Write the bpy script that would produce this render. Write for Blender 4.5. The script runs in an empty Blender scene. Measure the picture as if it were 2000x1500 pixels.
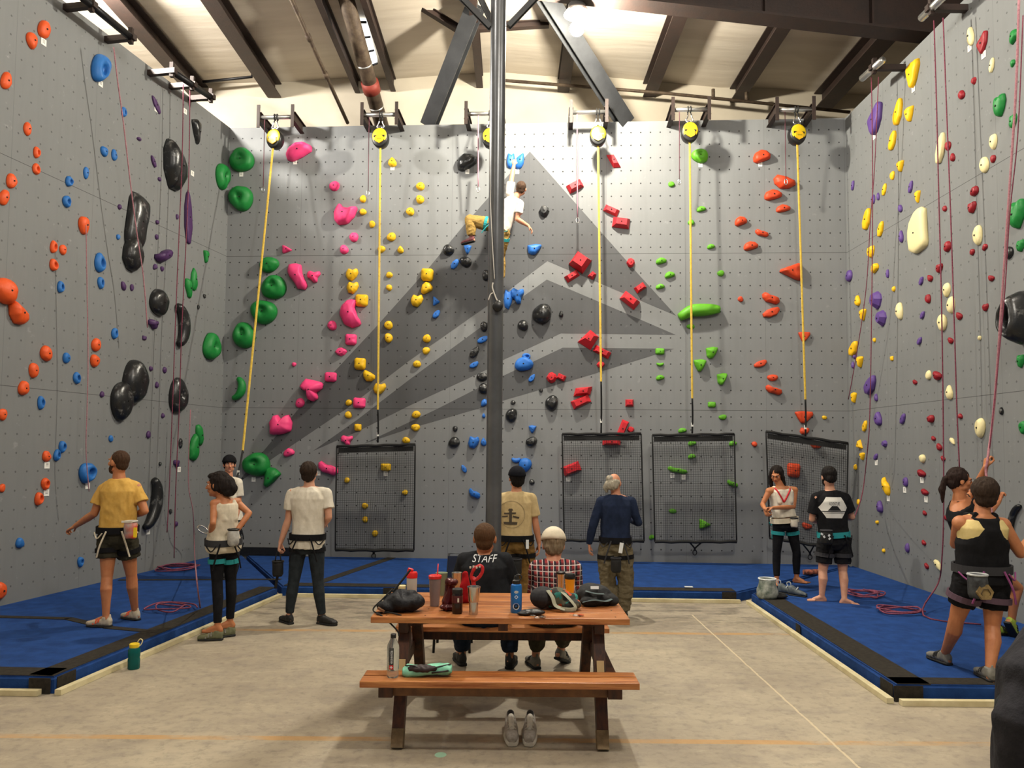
import bpy, bmesh, math, random
from mathutils import Vector, Matrix, noise
from mathutils.bvhtree import BVHTree
random.seed(7)
SC = bpy.context.scene
COL = SC.collection

# ------------------------------------------------------------------ camera
CAM_H = 1.8; TH = .053; ROLL = .0084; F = 1500.0; CY = 799.9
fw = Vector((0, math.cos(TH), math.sin(TH))); up0 = Vector((0, -math.sin(TH), math.cos(TH))); r0 = Vector((1, 0, 0))
rt = r0 * math.cos(ROLL) + up0 * math.sin(ROLL)
up = up0 * math.cos(ROLL) - r0 * math.sin(ROLL)
cam_d = bpy.data.cameras.new('camera'); cam = bpy.data.objects.new('camera', cam_d); COL.objects.link(cam)
CAMP = Vector((0, 0, CAM_H))
M = Matrix((rt, up, -fw)).transposed().to_4x4(); M.translation = CAMP
cam.matrix_world = M
cam_d.sensor_width = 36; cam_d.lens = 27.0; cam_d.shift_y = .025; cam_d.clip_end = 200
SC.camera = cam

# ------------------------------------------------------------------ world, lamps, exposure
w = bpy.data.worlds.new('world'); SC.world = w; w.use_nodes = True
w.node_tree.nodes['Background'].inputs[0].default_value = (.95, .96, 1, 1)
w.node_tree.nodes['Background'].inputs[1].default_value = .15
SC.view_settings.view_transform = 'Standard'; SC.view_settings.look = 'None'
SC.view_settings.gamma = 1; SC.view_settings.use_curve_mapping = False
SC.view_settings.exposure = .38
LAMPS = [((.82, 9.9, 7.39), 900, .12, (1, .95, .84)),
         ((-5.75, 9.6, 7.7), 1000, .15, (1, .95, .86)),
         ((1.9, 1.6, 7.7), 620, .15, (1, .95, .86)),
         ((-3.6, 1.2, 7.7), 110, .25, (1, .95, .86)),  # this and the ones below: unseen fill lamps added to brighten the hall
         ((4.0, 5.2, 7.7), 170, .25, (1, .95, .86)),
         ((-2.0, 5.4, 7.7), 140, .25, (1, .95, .86))]
for p, e, r, c in LAMPS[1:]:      # the first lamp is the lit bulb in the picture (a glowing mesh in its builder)
    ld = bpy.data.lights.new('high_bay_or_fill_light', 'POINT'); ld.energy = e; ld.shadow_soft_size = r; ld.color = c
    lo = bpy.data.objects.new('high_bay_or_fill_light', ld); lo.location = p; COL.objects.link(lo)

# ------------------------------------------------------------------ helpers: pixels of the photograph to points in the place
def ray(px, py):
    a = px - 1000; b = py - CY
    return fw * F + rt * a - up * b
def atY(px, py, y):
    r = ray(px, py); return CAMP + r * (y / r.y)
def atZ(px, py, z):
    r = ray(px, py); return CAMP + r * ((z - CAM_H) / r.z)
class Wall:
    def __init__(s, name, p, u):
        s.name = name; s.p = Vector(p); s.u = Vector(u).normalized()
        s.n = Vector((s.u.y, -s.u.x, 0))       # toward the room
        s.v = Vector((0, 0, 1))
    def hit(s, px, py, off=0):
        r = ray(px, py); q = s.p + s.n * off
        t = (q - CAMP).dot(s.n) / r.dot(s.n)
        return CAMP + r * t
    def uv(s, P): d = P - s.p; return d.dot(s.u), d.z
    def pt(s, u, z, off=0): return s.p + s.u * u + Vector((0, 0, z)) + s.n * off
    def mat(s):
        m = Matrix((s.u, -s.n, s.v)).transposed().to_4x4(); return m   # local x=u, y=into wall, z=up
PHI = .0575
BACK = Wall('back', (0, 11.95, 0), (math.cos(PHI), -math.sin(PHI), 0))
RIGHT = Wall('right', (5.13, 11.65, 0), (0, -1, 0))
LEFT = Wall('left', (-5.382, 8.07, 0), (.182, .983, 0))
def proj(P):
    d = P - CAMP; z = d.dot(fw)
    return 1000 + F * d.dot(rt) / z, CY - F * d.dot(up) / z

# ------------------------------------------------------------------ helpers: materials
def lin(c):
    if isinstance(c, str):
        c = c.lstrip('#'); c = [int(c[i:i+2], 16) / 255 for i in (0, 2, 4)]
    return tuple(x / 12.92 if x <= .04045 else ((x + .055) / 1.055) ** 2.4 for x in c) + (1,)
class NT:
    def __init__(s, name):
        s.m = bpy.data.materials.new(name); s.m.use_nodes = True; s.t = s.m.node_tree; s.b = s.t.nodes['Principled BSDF']
    def n(s, typ, **k):
        x = s.t.nodes.new(typ)
        for a, v in k.items(): setattr(x, a, v)
        return x
    def l(s, a, b): s.t.links.new(a, b)
    def put(s, sock, v):
        if isinstance(v, (int, float, tuple)): sock.default_value = v
        else: s.l(v, sock)
    def math(s, op, a, b=0, c=0):
        x = s.n('ShaderNodeMath', operation=op)
        for i, v in enumerate((a, b, c)): s.put(x.inputs[i], v)
        return x.outputs[0]
    def mix(s, f, a, b):
        x = s.n('ShaderNodeMix', data_type='RGBA'); s.put(x.inputs[0], f); s.put(x.inputs[6], a); s.put(x.inputs[7], b); return x.outputs[2]
    def coord(s, which='Object'): return s.n('ShaderNodeTexCoord').outputs[which]
    def noise(s, v, scale, det=3, rough=.5):
        x = s.n('ShaderNodeTexNoise'); s.l(v, x.inputs['Vector']); x.inputs['Scale'].default_value = scale
        x.inputs['Detail'].default_value = det; x.inputs['Roughness'].default_value = rough; return x.outputs['Fac']
    def ramp(s, f, a, b):
        x = s.n('ShaderNodeMapRange'); s.l(f, x.inputs[0]); x.inputs[1].default_value = a; x.inputs[2].default_value = b; return x.outputs[0]
    def scale(s, v, sc):
        x = s.n('ShaderNodeMapping'); s.l(v, x.inputs[0]); x.inputs['Scale'].default_value = sc; return x.outputs[0]
    def bump(s, h, st, d=.01):
        x = s.n('ShaderNodeBump'); s.l(h, x.inputs['Height']); x.inputs['Strength'].default_value = st; x.inputs['Distance'].default_value = d
        s.l(x.outputs[0], s.b.inputs['Normal'])
    def rgh(s, v): s.b.inputs['Roughness'].default_value = v
_M = {}
def mat(name, c, rough=.6, metal=0, c2=None, ns=20, bump=0, bs=60, spec=.5, emit=0, trans=0, coat=0):
    if name in _M: return _M[name]
    k = NT(name); b = k.b; b.inputs['Roughness'].default_value = rough; b.inputs['Metallic'].default_value = metal
    b.inputs['Specular IOR Level'].default_value = spec
    if coat: b.inputs['Coat Weight'].default_value = coat
    if c2:
        f = k.ramp(k.noise(k.coord(), ns, 4, .6), .35, .65); k.l(k.mix(f, lin(c), lin(c2)), b.inputs['Base Color'])
    else: b.inputs['Base Color'].default_value = lin(c)
    if bump: k.bump(k.noise(k.coord(), bs, 4, .6), bump)
    if emit: b.inputs['Emission Color'].default_value = lin(c); b.inputs['Emission Strength'].default_value = emit
    if trans: b.inputs['Transmission Weight'].default_value = trans; b.inputs['IOR'].default_value = 1.3
    _M[name] = k.m; return k.m
def cloth(name, c, c2=None, sc=9, st=.5): 
    return mat(name, c, .9, 0, c2, 14, st, sc, .15)

# ------------------------------------------------------------------ helpers: objects
def tag(o, label=None, cat=None, group=None, kind=None):
    if label: o['label'] = label
    if cat: o['category'] = cat
    if group: o['group'] = group
    if kind: o['kind'] = kind
    return o
def link(name, me, m=None, parent=None, smooth=True):
    if m is not None and not me.materials:
        for x in (m if isinstance(m, (list, tuple)) else [m]): me.materials.append(x)
    o = bpy.data.objects.new(name, me); COL.objects.link(o)
    if parent: o.parent = parent
    return o
def obj(name, bm, m=None, parent=None, smooth=False, loc=None, auto=None):
    bmesh.ops.recalc_face_normals(bm, faces=bm.faces[:])
    for f in bm.faces: f.smooth = smooth
    if auto is not None:
        for e in bm.edges:
            if len(e.link_faces) == 2 and e.calc_face_angle(0) > auto: e.smooth = False
        for f in bm.faces: f.smooth = True
    me = bpy.data.meshes.new(name)
    if loc is not None:
        bmesh.ops.translate(bm, verts=bm.verts[:], vec=-Vector(loc))
    bm.to_mesh(me); bm.free()
    o = link(name, me, m)
    if loc is not None: o.location = loc
    if parent:
        o.parent = parent
        o.matrix_parent_inverse = Matrix.Translation(parent.location).inverted() if not parent.parent and parent.rotation_euler == Vector((0,0,0)).to_track_quat('Z','Y').to_euler() or True else Matrix()
        o.matrix_parent_inverse = parent_world(parent).inverted()
    return o
def parent_world(p):
    m = Matrix.LocRotScale(p.location, p.rotation_euler, p.scale)
    if p.parent: m = parent_world(p.parent) @ p.matrix_parent_inverse @ m
    return m
def empty(name, loc, label, cat, group=None, rz=0):
    o = bpy.data.objects.new(name, None); o.location = loc; o.rotation_euler = (0, 0, rz); o.empty_display_size = .1
    COL.objects.link(o); return tag(o, label, cat, group)
def struct(o): o['kind'] = 'structure'; return o
def NB(): return bmesh.new()
def box(bm, c, s, rot=None, bev=0):
    r = bmesh.ops.create_cube(bm, size=1); vs = r['verts']
    bmesh.ops.scale(bm, verts=vs, vec=s)
    if bev:
        es = list({e for v in vs for e in v.link_edges})
        rr = bmesh.ops.bevel(bm, geom=es, offset=bev, segments=2, affect='EDGES', profile=.6)
        vs = list({v for f in rr['faces'] for v in f.verts} | {v for v in vs if v.is_valid})
    if rot is not None: bmesh.ops.rotate(bm, verts=vs, cent=(0, 0, 0), matrix=rot)
    bmesh.ops.translate(bm, verts=vs, vec=c); return vs
def frame_of(d, hint=Vector((0, 0, 1))):
    d = d.normalized()
    if abs(d.dot(hint)) > .97: hint = Vector((0, 1, 0)) if abs(d.y) < .9 else Vector((1, 0, 0))
    x = hint.cross(d).normalized(); y = d.cross(x)
    return x, y
def beam(bm, a, b, w, h, hint=Vector((0, 0, 1))):
    """rectangular bar from a to b, w across, h along hint"""
    a = Vector(a); b = Vector(b); d = b - a; x, y = frame_of(d, hint)
    vs = [bm.verts.new(p + x * (w / 2 * i) + y * (h / 2 * j)) for p in (a, b) for i, j in ((-1, -1), (1, -1), (1, 1), (-1, 1))]
    for q in ((3, 2, 1, 0), (4, 5, 6, 7), (0, 1, 5, 4), (1, 2, 6, 5), (2, 3, 7, 6), (3, 0, 4, 7)): bm.faces.new([vs[i] for i in q])
    return vs
def ibeam(bm, a, b, w, h, t=.015, hint=Vector((0, 0, 1))):
    a = Vector(a); b = Vector(b); x, y = frame_of(b - a, hint)
    beam(bm, a, b, t, h - 2 * t, hint)
    for s in (-1, 1): beam(bm, a + y * (s * (h / 2 - t / 2)), b + y * (s * (h / 2 - t / 2)), w, t, hint)
def tube(bm, pts, r, n=8, closed=False, flat=None, caps=True):
    """tube through points; r number or list; flat=(wide,thin) gives a strap"""
    pts = [Vector(p) for p in pts]; N = len(pts); rings = []
    px = None
    for i, p in enumerate(pts):
        if closed: d = pts[(i + 1) % N] - pts[i - 1]
        else: d = pts[min(i + 1, N - 1)] - pts[max(i - 1, 0)]
        if d.length < 1e-9: d = Vector((0, 0, 1))
        d.normalize()
        if px is None: x, y = frame_of(d)
        else:
            x = (px - d * px.dot(d))
            x = x.normalized() if x.length > 1e-6 else frame_of(d)[0]
            y = d.cross(x)
        px = x
        rr = r[i] if isinstance(r, (list, tuple)) else r
        rx, ry = (rr, rr) if flat is None else (flat[0] / 2, flat[1] / 2)
        rings.append([bm.verts.new(p + x * (math.cos(2 * math.pi * k / n) * rx) + y * (math.sin(2 * math.pi * k / n) * ry)) for k in range(n)])
    M_ = N if closed else N - 1
    for i in range(M_):
        A = rings[i]; B = rings[(i + 1) % N]
        for k in range(n): bm.faces.new((A[k], A[(k + 1) % n], B[(k + 1) % n], B[k]))
    if not closed and caps:
        bm.faces.new(rings[0][::-1]); bm.faces.new(rings[-1])
def lathe(bm, prof, c=(0, 0, 0), n=20, axis=None):
    """prof: (r,z) list; revolve about z (or about axis matrix)"""
    rings = []
    mtx = axis or Matrix()
    for r, z in prof:
        if r < 1e-5: rings.append([bm.verts.new(mtx @ Vector((0, 0, z)) + Vector(c))])
        else: rings.append([bm.verts.new(mtx @ Vector((r * math.cos(2 * math.pi * k / n), r * math.sin(2 * math.pi * k / n), z)) + Vector(c)) for k in range(n)])
    for A, B in zip(rings, rings[1:]):
        if len(A) == 1 and len(B) == 1: continue
        for k in range(n):
            if len(A) == 1: bm.faces.new((A[0], B[k], B[(k + 1) % n]))
            elif len(B) == 1: bm.faces.new((A[k], A[(k + 1) % n], B[0]))
            else: bm.faces.new((A[k], A[(k + 1) % n], B[(k + 1) % n], B[k]))
    if len(rings[0]) > 1: bm.faces.new(rings[0][::-1])
    if len(rings[-1]) > 1: bm.faces.new(rings[-1])
def prism(bm, poly, z0, z1):
    a = [bm.verts.new((x, y, z0)) for x, y in poly]; b = [bm.verts.new((x, y, z1)) for x, y in poly]
    bm.faces.new(a[::-1]); bm.faces.new(b); n = len(poly)
    for i in range(n): bm.faces.new((a[i], a[(i + 1) % n], b[(i + 1) % n], b[i]))
def wiggle(pts, k=6, amp=.0):
    """Catmull-Rom through points, k steps per span"""
    pts = [Vector(p) for p in pts]; out = []
    for i in range(len(pts) - 1):
        p0 = pts[max(i - 1, 0)]; p1 = pts[i]; p2 = pts[i + 1]; p3 = pts[min(i + 2, len(pts) - 1)]
        for j in range(k):
            t = j / k
            out.append(.5 * ((2 * p1) + (p2 - p0) * t + (2 * p0 - 5 * p1 + 4 * p2 - p3) * t * t + (3 * p1 - p0 - 3 * p2 + p3) * t ** 3))
    out.append(pts[-1]); return out
# ================================================================== THE HALL
def wall_mat(name, base, chalk=.25, dots=.88):
    k = NT(name); co = k.coord(); sep = k.n('ShaderNodeSeparateXYZ'); k.l(co, sep.inputs[0]); X = sep.outputs[0]; Z = sep.outputs[2]
    def cell(v, s, o):
        a = k.math('FRACT', k.math('ADD', k.math('DIVIDE', v, s), o)); return k.math('MULTIPLY', k.math('SUBTRACT', a, .5), s)
    a = cell(X, .1524, 0.0); b = cell(Z, .2033, 0.0)
    d = k.math('SQRT', k.math('ADD', k.math('MULTIPLY', a, a), k.math('MULTIPLY', b, b)))
    dot = k.math('LESS_THAN', d, .0115)
    sv = k.math('LESS_THAN', k.math('ABSOLUTE', cell(X, 1.2192, .5)), .0028)
    sh = k.math('LESS_THAN', k.math('ABSOLUTE', cell(Z, 2.44, .5)), .0035)
    n1 = k.noise(co, .55, 5, .6); n2 = k.noise(co, 7, 5, .7); n3 = k.noise(k.scale(co, (9, 9, .7)), 1.4, 4, .6)
    c = k.mix(k.ramp(n1, .3, .7), lin(base), tuple(x * 1.13 for x in lin(base)[:3]) + (1,))
    c = k.mix(k.math('MULTIPLY', k.ramp(n3, .45, .85), .22), c, tuple(x * .72 for x in lin(base)[:3]) + (1,))
    c = k.mix(k.math('MULTIPLY', k.ramp(n2, .62, .8), chalk), c, lin('#c9c9c6'))
    c = k.mix(k.math('MULTIPLY', sv, .35), c, lin('#3c3c3d'))
    c = k.mix(k.math('MULTIPLY', sh, .75), c, lin('#2c2c2d'))
    c = k.mix(k.math('MULTIPLY', dot, dots), c, lin('#161616'))
    k.l(c, k.b.inputs['Base Color']); k.rgh(.72); k.b.inputs['Specular IOR Level'].default_value = .3
    k.bump(k.noise(co, 120, 3), .12, .004)
    return k.m
M_WALL = wall_mat('grey_textured_paint', '#7b7d7e'); M_WALL2 = wall_mat('grey_textured_paint_side', '#757777', .35, .5); M_MURAL = wall_mat('dark_mural_paint', '#515254', .12)
ZT = 6.99
def climbing_wall(W, u0, u1, name, zt=ZT, th=.14, u_origin=None):
    bm = NB(); uo = u0 if u_origin is None else u_origin
    box(bm, ((u0 + u1) / 2 - uo, th / 2, zt / 2), (u1 - u0, th, zt))
    o = obj(name, bm, M_WALL if W is BACK else M_WALL2); o.matrix_world = Matrix.Translation(W.p + W.u * uo) @ W.mat(); return struct(o)
UO = -3.4186
wb = climbing_wall(BACK, -4.75, 5.24, 'wall_back', u_origin=UO)
wr = climbing_wall(RIGHT, -.1, 7.6, 'wall_right', u_origin=-.02)
wl = climbing_wall(LEFT, -.33, 4.22, 'wall_left', u_origin=.0)
MUR = [[(1035,296),(1110,381),(1180,460),(1250,539),(1321,617),(1190,561),(1069,510),(988,571),(955,595),(800,704),(680,796),(533,895),(461,946),(512,884),(581,801),(621,760),(733,640),(840,520),(900,447),(975,362)],
       [(1320,654),(1190,598),(1068,546),(988,603),(800,741),(700,818),(611,881),(700,842),(800,792),(955,720),(987,701),(1096,651),(1173,652)],
       [(1317,681),(1099,679),(987,732),(955,747),(851,800),(709,867),(800,837),(952,793),(987,781),(1150,733)]]
for i, poly in enumerate(MUR):
    bm = NB(); vs = []
    for px, py in poly:
        P = BACK.hit(px, py); u, z = BACK.uv(P); vs.append(bm.verts.new((u - UO, -.0015, z)))
    bm.faces.new(vs); bmesh.ops.triangulate(bm, faces=bm.faces[:])
    me = bpy.data.meshes.new('mural_mountain'); 
    bmesh.ops.recalc_face_normals(bm, faces=bm.faces[:]); bm.to_mesh(me); bm.free()
    o = link('mural_mountain', me, M_MURAL); o.parent = wb

M_CEIL = NT('white_roof_insulation'); k = M_CEIL; co = k.coord()
c = k.mix(k.ramp(k.noise(k.scale(co, (.25, 2.2, 1)), 1.6, 4), .4, .7), lin('#c9bfb0'), lin('#b8ad9d')); k.l(c, k.b.inputs['Base Color']); k.rgh(.55)
k.bump(k.noise(k.scale(co, (.3, 2.5, 1)), 1.5, 4), .22, .08); M_CEIL = k.m
M_BW = mat('building_panel', '#c2b8a6', .7, 0, '#b4aa98', .8, .15, 8)
M_STEEL = mat('dark_primer_steel', '#33241e', .6, .2, '#2a201c', 6, .2, 30)
M_GSTEEL = mat('grey_painted_steel', '#3a3b3d', .5, .3, '#303133', 4, .08, 40)
M_BLACKM = mat('black_metal', '#161517', .45, .5)
M_GALV = mat('galvanised_pipe', '#c9c9c6', .3, .9)
M_RUST = mat('rusty_pipe', '#5a4c3c', .7, .3, '#3d2f24', 9, .3, 30)

# concrete floor with worn lane stripes, saw cut and chalk
k = NT('worn_concrete'); co = k.coord(); sep = k.n('ShaderNodeSeparateXYZ'); k.l(co, sep.inputs[0]); X = sep.outputs[0]; Y = sep.outputs[1]
n1 = k.noise(co, .8, 6, .65); n2 = k.noise(k.scale(co, (1, 1.8, 1)), 3.2, 6, .7); n3 = k.noise(co, 14, 5, .7)
c = k.mix(k.ramp(n1, .35, .68), lin('#978c7b'), lin('#b5aa94'))
c = k.mix(k.math('MULTIPLY', k.ramp(n2, .5, .72), .55), c, lin('#77706a'))
c = k.mix(k.math('MULTIPLY', k.ramp(n2, .42, .30), .5), c, lin('#c4b9a2'))
c = k.mix(k.math('MULTIPLY', k.ramp(n3, .5, .75), .6), c, lin('#6b6459'))
oil = k.math('MULTIPLY', k.ramp(k.math('ADD', Y, k.math('MULTIPLY', n1, 1.2)), 8.0, 9.2), k.ramp(k.noise(k.scale(co, (1, 2.6, 1)), 2.3, 5, .7), .47, .62))
c = k.mix(k.math('MULTIPLY', oil, .65), c, lin('#4c4741'))
wear = k.ramp(k.noise(k.scale(co, (.8, 2, 1)), 2.0, 5, .7), .38, .56)
def band(v, c0, h, f=1):
    return k.math('LESS_THAN', k.math('ABSOLUTE', k.math('SUBTRACT', v, c0)), h)
st = k.math('MAXIMUM', band(Y, 4.88, .035), band(Y, 7.73, .045))
c = k.mix(k.math('MULTIPLY', k.math('MULTIPLY', st, wear), .62), c, lin('#c08f48'))
cr = k.math('MULTIPLY', band(k.math('ADD', X, k.math('MULTIPLY', k.math('SUBTRACT', n2, .5), .03)), 2.01, .008), k.math('LESS_THAN', Y, 8.6))
c = k.mix(k.math('MULTIPLY', cr, .7), c, lin('#d6c8a6'))
sp = k.math('LESS_THAN', k.math('ADD', k.math('POWER', k.math('DIVIDE', k.math('ADD', X, .405), .035), 2), k.math('POWER', k.math('DIVIDE', k.math('SUBTRACT', Y, 4.64), .04), 2)), 1)
c = k.mix(k.math('MULTIPLY', sp, .8), c, lin('#9fd6b8'))
k.l(c, k.b.inputs['Base Color']); k.rgh(.55); k.bump(n3, .25, .01); M_CONC = k.m
bm = NB(); box(bm, (0, 3.6, -.05), (24, 20, .1)); struct(obj('floor', bm, M_CONC))

# building shell behind and above the climbing walls
YB = 13.3
def ceil_z(x): return 8.52 - .052 * abs(x + .3)
bm = NB()
xs = [-9.5, -.3, 9.5]
for a, b in zip(xs, xs[1:]):
    N = 44
    for i in range(10):
        xa = a + (b - a) * i / 10; xb = a + (b - a) * (i + 1) / 10
        for j in range(N):
            ya = -5 + (YB + 5) * j / N; yb = -5 + (YB + 5) * (j + 1) / N
            def sag(x, y): return ceil_z(x) - .0 
            bm.faces.new([bm.verts.new((x, y, sag(x, y))) for x, y in ((xa, ya), (xb, ya), (xb, yb), (xa, yb))])
bmesh.ops.remove_doubles(bm, verts=bm.verts[:], dist=1e-4)
for v in bm.verts:      # the foil sags between the purlins
    t = ((v.co.x - .0) / 1.5) % 1; v.co.z -= .05 * math.sin(math.pi * t) ** 2 + .015 * math.sin(v.co.y * 3.1 + v.co.x)
struct(obj('ceiling', bm, M_CEIL, smooth=True))
bm = NB(); vs = [bm.verts.new(p) for p in ((-9.5, YB, 0), (9.5, YB, 0), (9.5, YB, 8.2), (-.3, YB, 8.6), (-9.5, YB, 8.2))]
vb = [bm.verts.new(v.co + Vector((0, .15, 0))) for v in vs]; bm.faces.new(vs); bm.faces.new(vb[::-1])
for i in range(5): bm.faces.new((vs[i], vs[(i + 1) % 5], vb[(i + 1) % 5], vb[i]))
struct(obj('wall_rear', bm, M_BW))
bm = NB(); box(bm, (-9.4, 4.2, 4.1), (.15, 18.3, 8.2)); struct(obj('wall_far_left', bm, M_BW))
bm = NB(); box(bm, (9.4, 4.2, 4.1), (.15, 18.3, 8.2)); struct(obj('wall_far_right', bm, M_BW))

# purlins running front to back
for x, w_, h_ in ((-5.55, .24, .26), (-4.25, .24, .26), (-2.78, .09, .24), (-2.15, .09, .24), (-.62, .12, .24), (.86, .2, .26), (2.38, .22, .26), (3.92, .22, .26), (5.45, .3, .3), (-7.1, .2, .26), (7.0, .2, .26)):
    bm = NB(); z = ceil_z(x) - h_ / 2 - .06
    ibeam(bm, (x, 5.5, z), (x, YB - .02, z), w_, h_, .02)
    o = struct(obj('trim_1', bm, M_STEEL)); o.name = 'trim_%d' % (len([q for q in bpy.data.objects if q.name.startswith('trim_')]))
# main rafter crossing at the upper right
bm = NB(); a = Vector((-.3, 9.75, 8.28)); b = Vector((7.4, 9.75, 7.45))
ibeam(bm, a, b, .28, .9, .03); 
for t in (.1, .28, .46, .64, .82): p = a.lerp(b, t); box(bm, p, (.02, .2, .85))
struct(obj('trim_rafter', bm, M_STEEL)).name = 'trim_20'
bm = NB(); ibeam(bm, (-7.4, 9.75, 8.0), (-.3, 9.75, 8.34), .2, .3, .02); struct(obj('trim_21', bm, M_STEEL))
# long pipes under the roof
bm = NB(); a = atY(660, -60, 10.3); b = atY(747, 250, 12.6); tube(bm, [a, a.lerp(b, .5), b], .115, 18)
o = tag(obj('insulated_pipe', bm, M_RUST, smooth=True), 'thick mottled brown overhead pipe with a red coupling', 'pipe')
q = a.lerp(b, .70); d = (b - a).normalized(); bm = NB(); tube(bm, [q - d * .09, q + d * .09], .14, 18); obj('coupling', bm, mat('red_oxide', '#7d2e22', .6, .2), o, True)
for t in (.55, .84):
    q = a.lerp(b, t); bm = NB(); tube(bm, [q - d * .012, q + d * .012], .12, 18); obj('band', bm, M_GALV, o, True)
bm = NB(); a = atY(556, -30, 10.0); b = atY(679, 240, 12.7); tube(bm, [a, b], .03, 10)
for t in (.33, .6): q = a.lerp(b, t); d = (b - a).normalized(); tube(bm, [q - d * .05, q + d * .05], .043, 10)
tag(obj('sprinkler_pipe', bm, M_RUST, smooth=True), 'thin dark pipe running down beside the thick brown pipe', 'pipe')
bm = NB(); a = atY(984, 157, 12.9); b = atY(1300, 182, 12.8); c_ = atY(1660, 219, 12.7); tube(bm, [a, b, c_], .028, 8)
for px, py in ((1393, 190), (1458, 196)): q = atY(px, py, 12.75); tube(bm, [q, q + Vector((0, 0, .14))], .03, 8)
tag(obj('sprinkler_pipe', bm, M_RUST, smooth=True), 'thin sprinkler pipe crossing the rear wall to the right of the pole', 'pipe')
bm = NB(); a = atY(396, 160, 12.9); b = atY(492, 150, 12.9); tube(bm, [a, b, b + Vector((0, 0, .35))], .025, 8)
tag(obj('sprinkler_pipe', bm, M_BLACKM, smooth=True), 'short thin black pipe under the purlin at upper left', 'pipe')
for px in (592, 694, 664):
    pass
# skylight
bm = NB(); P = [atZ(x, y, 8.3) for x, y in ((696, 42), (716, 42), (737, 122), (722, 128))]
vs = [bm.verts.new(p) for p in P]; vt = [bm.verts.new(p + Vector((0, 0, .05))) for p in P]
bm.faces.new(vs); bm.faces.new(vt[::-1])
for i in range(4): bm.faces.new((vs[i], vs[(i + 1) % 4], vt[(i + 1) % 4], vt[i]))
o = struct(obj('window_1', bm, mat('bright_skylight', '#eef2f2', .5, emit=1.6)))
bm = NB()
for t in (0, .33, .66, 1.0): beam(bm, P[0].lerp(P[3], t) - Vector((0, 0, .01)), P[1].lerp(P[2], t) - Vector((0, 0, .01)), .02, .03)
obj('window_frame', bm, M_BLACKM, o)

# bright steel column in front and its struts
PX, PY = -.172, 7.55
bm = NB(); ZP = 7.9; lathe(bm, [(.0775, 0), (.0775, ZP)], (PX, PY, 0), 28); 
pole = empty('steel_column', (PX, PY, 0), 'tall round dark grey steel column in the middle of the hall', 'column')
obj('column_shaft', bm, mat('column_paint', '#636568', .3, .45, '#55575a', 3, .04, 30), pole, auto=.7)
bm = NB(); box(bm, (PX, PY, .01), (.3, .3, .02)); 
for i in (-1, 1):
    for j in (-1, 1): lathe(bm, [(.014, .02), (.014, .045), (0, .05)], (PX + i * .11, PY + j * .11, 0), 8)
obj('base_plate', bm, M_GSTEEL, pole)
for (x0, y0), (x1, y1), dy in (((958, 54), (898, -8), 0), ((993, 52), (1050, -8), 0), ((962, 46), (936, -8), .25)):
    bm = NB(); a = atY(x0, y0, PY + dy); b = atY(x1, y1, PY + dy); ibeam(bm, a, b, .05, .06, .012, Vector((0, 1, 0))); obj('strut', bm, M_GSTEEL, pole)
# big diagonal wall braces
for (x0, y0, ya), (x1, y1, yb), lab in (((930, 10, 11.0), (838, 244, 12.2), 'dark steel brace leaning left from the column top to the wall top'), ((1062, -12, 10.6), (1222, 240, 11.95), 'dark steel brace leaning right past the lit lamp to the wall top')):
    bm = NB(); ibeam(bm, atY(x0, y0, ya), atY(x1, y1, yb), .24, .2, .02, Vector((0, 1, 0)))
    tag(obj('wall_brace', bm, M_GSTEEL), lab, 'brace', 'steel wall braces')
bm = NB(); ibeam(bm, atY(798, -4, 11.2), atY(898, 58, 11.4), .1, .1, .012); tag(obj('wall_brace', bm, M_STEEL), 'thin brown brace reaching up left from the left grey brace', 'brace')
bm = NB(); ibeam(bm, atY(925, 55, 11.6), atY(1072, 46, 11.6), .1, .1, .012); tag(obj('wall_brace', bm, M_STEEL), 'short horizontal steel bar behind the column top', 'brace')
# mats
M_BLUE = mat('blue_mat_carpet', '#1e4380', .9, 0, '#16366c', 7, .25, 90, .2); M_BLUE2 = mat('blue_mat_side', '#1b3c78', .8, 0, '#143063', 6, .2, 60, .2)
M_STRIP = mat('dark_velcro_strip', '#343029', .9, 0, '#26231f', 25, .2, 120, .2); M_TRIM = mat('cream_wood_strip', '#d9cfa9', .6, 0, '#c5b88e', 6)
MT = .12
def quadstrip(bm, pts, wd, z=MT + .003, th=.006, side=1):
    """flat strip of width wd lying left of the polyline"""
    pts = [Vector((p[0], p[1], 0)) for p in pts]
    for a, b in zip(pts, pts[1:]):
        d = (b - a).normalized(); n = Vector((-d.y, d.x, 0)) * side
        q = [a, b, b + n * wd, a + n * wd]
        prism(bm, [(p.x, p.y) for p in q], z - th, z + .001)
def mat_obj(label, poly, edges, seams=(), corners=()):
    c = sum((Vector((x, y, 0)) for x, y in poly), Vector()) / len(poly)
    e = empty('crash_mat', (c.x, c.y, 0), label, 'mat', 'blue crash mats')
    bm = NB(); prism(bm, poly, .002, MT); es = [x for x in bm.edges if all(v.co.z > .1 for v in x.verts)]
    bmesh.ops.bevel(bm, geom=es, offset=.018, segments=3, affect='EDGES')
    obj('mat_body', bm, M_BLUE, e)
    bm = NB()
    for i, (pts, wd, sd) in enumerate(edges):
        quadstrip(bm, pts, wd, side=sd)
    obj('edge_strip', bm, M_STRIP, e)
    for pts, wd in seams:
        bm = NB(); quadstrip(bm, pts, wd, z=MT + .0045); obj('seam_strip', bm, M_STRIP, e)
    for p, q in corners:
        bm = NB(); beam(bm, (p[0], p[1], .06), (q[0], q[1], .06), .006, .112); obj('corner_patch', bm, M_STRIP, e)
    return e
LX = lambda y: -3.32 + (y - 5.67) * .1336
lw = lambda y: -5.382 + (y - 8.07) * .1851 + .01
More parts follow.
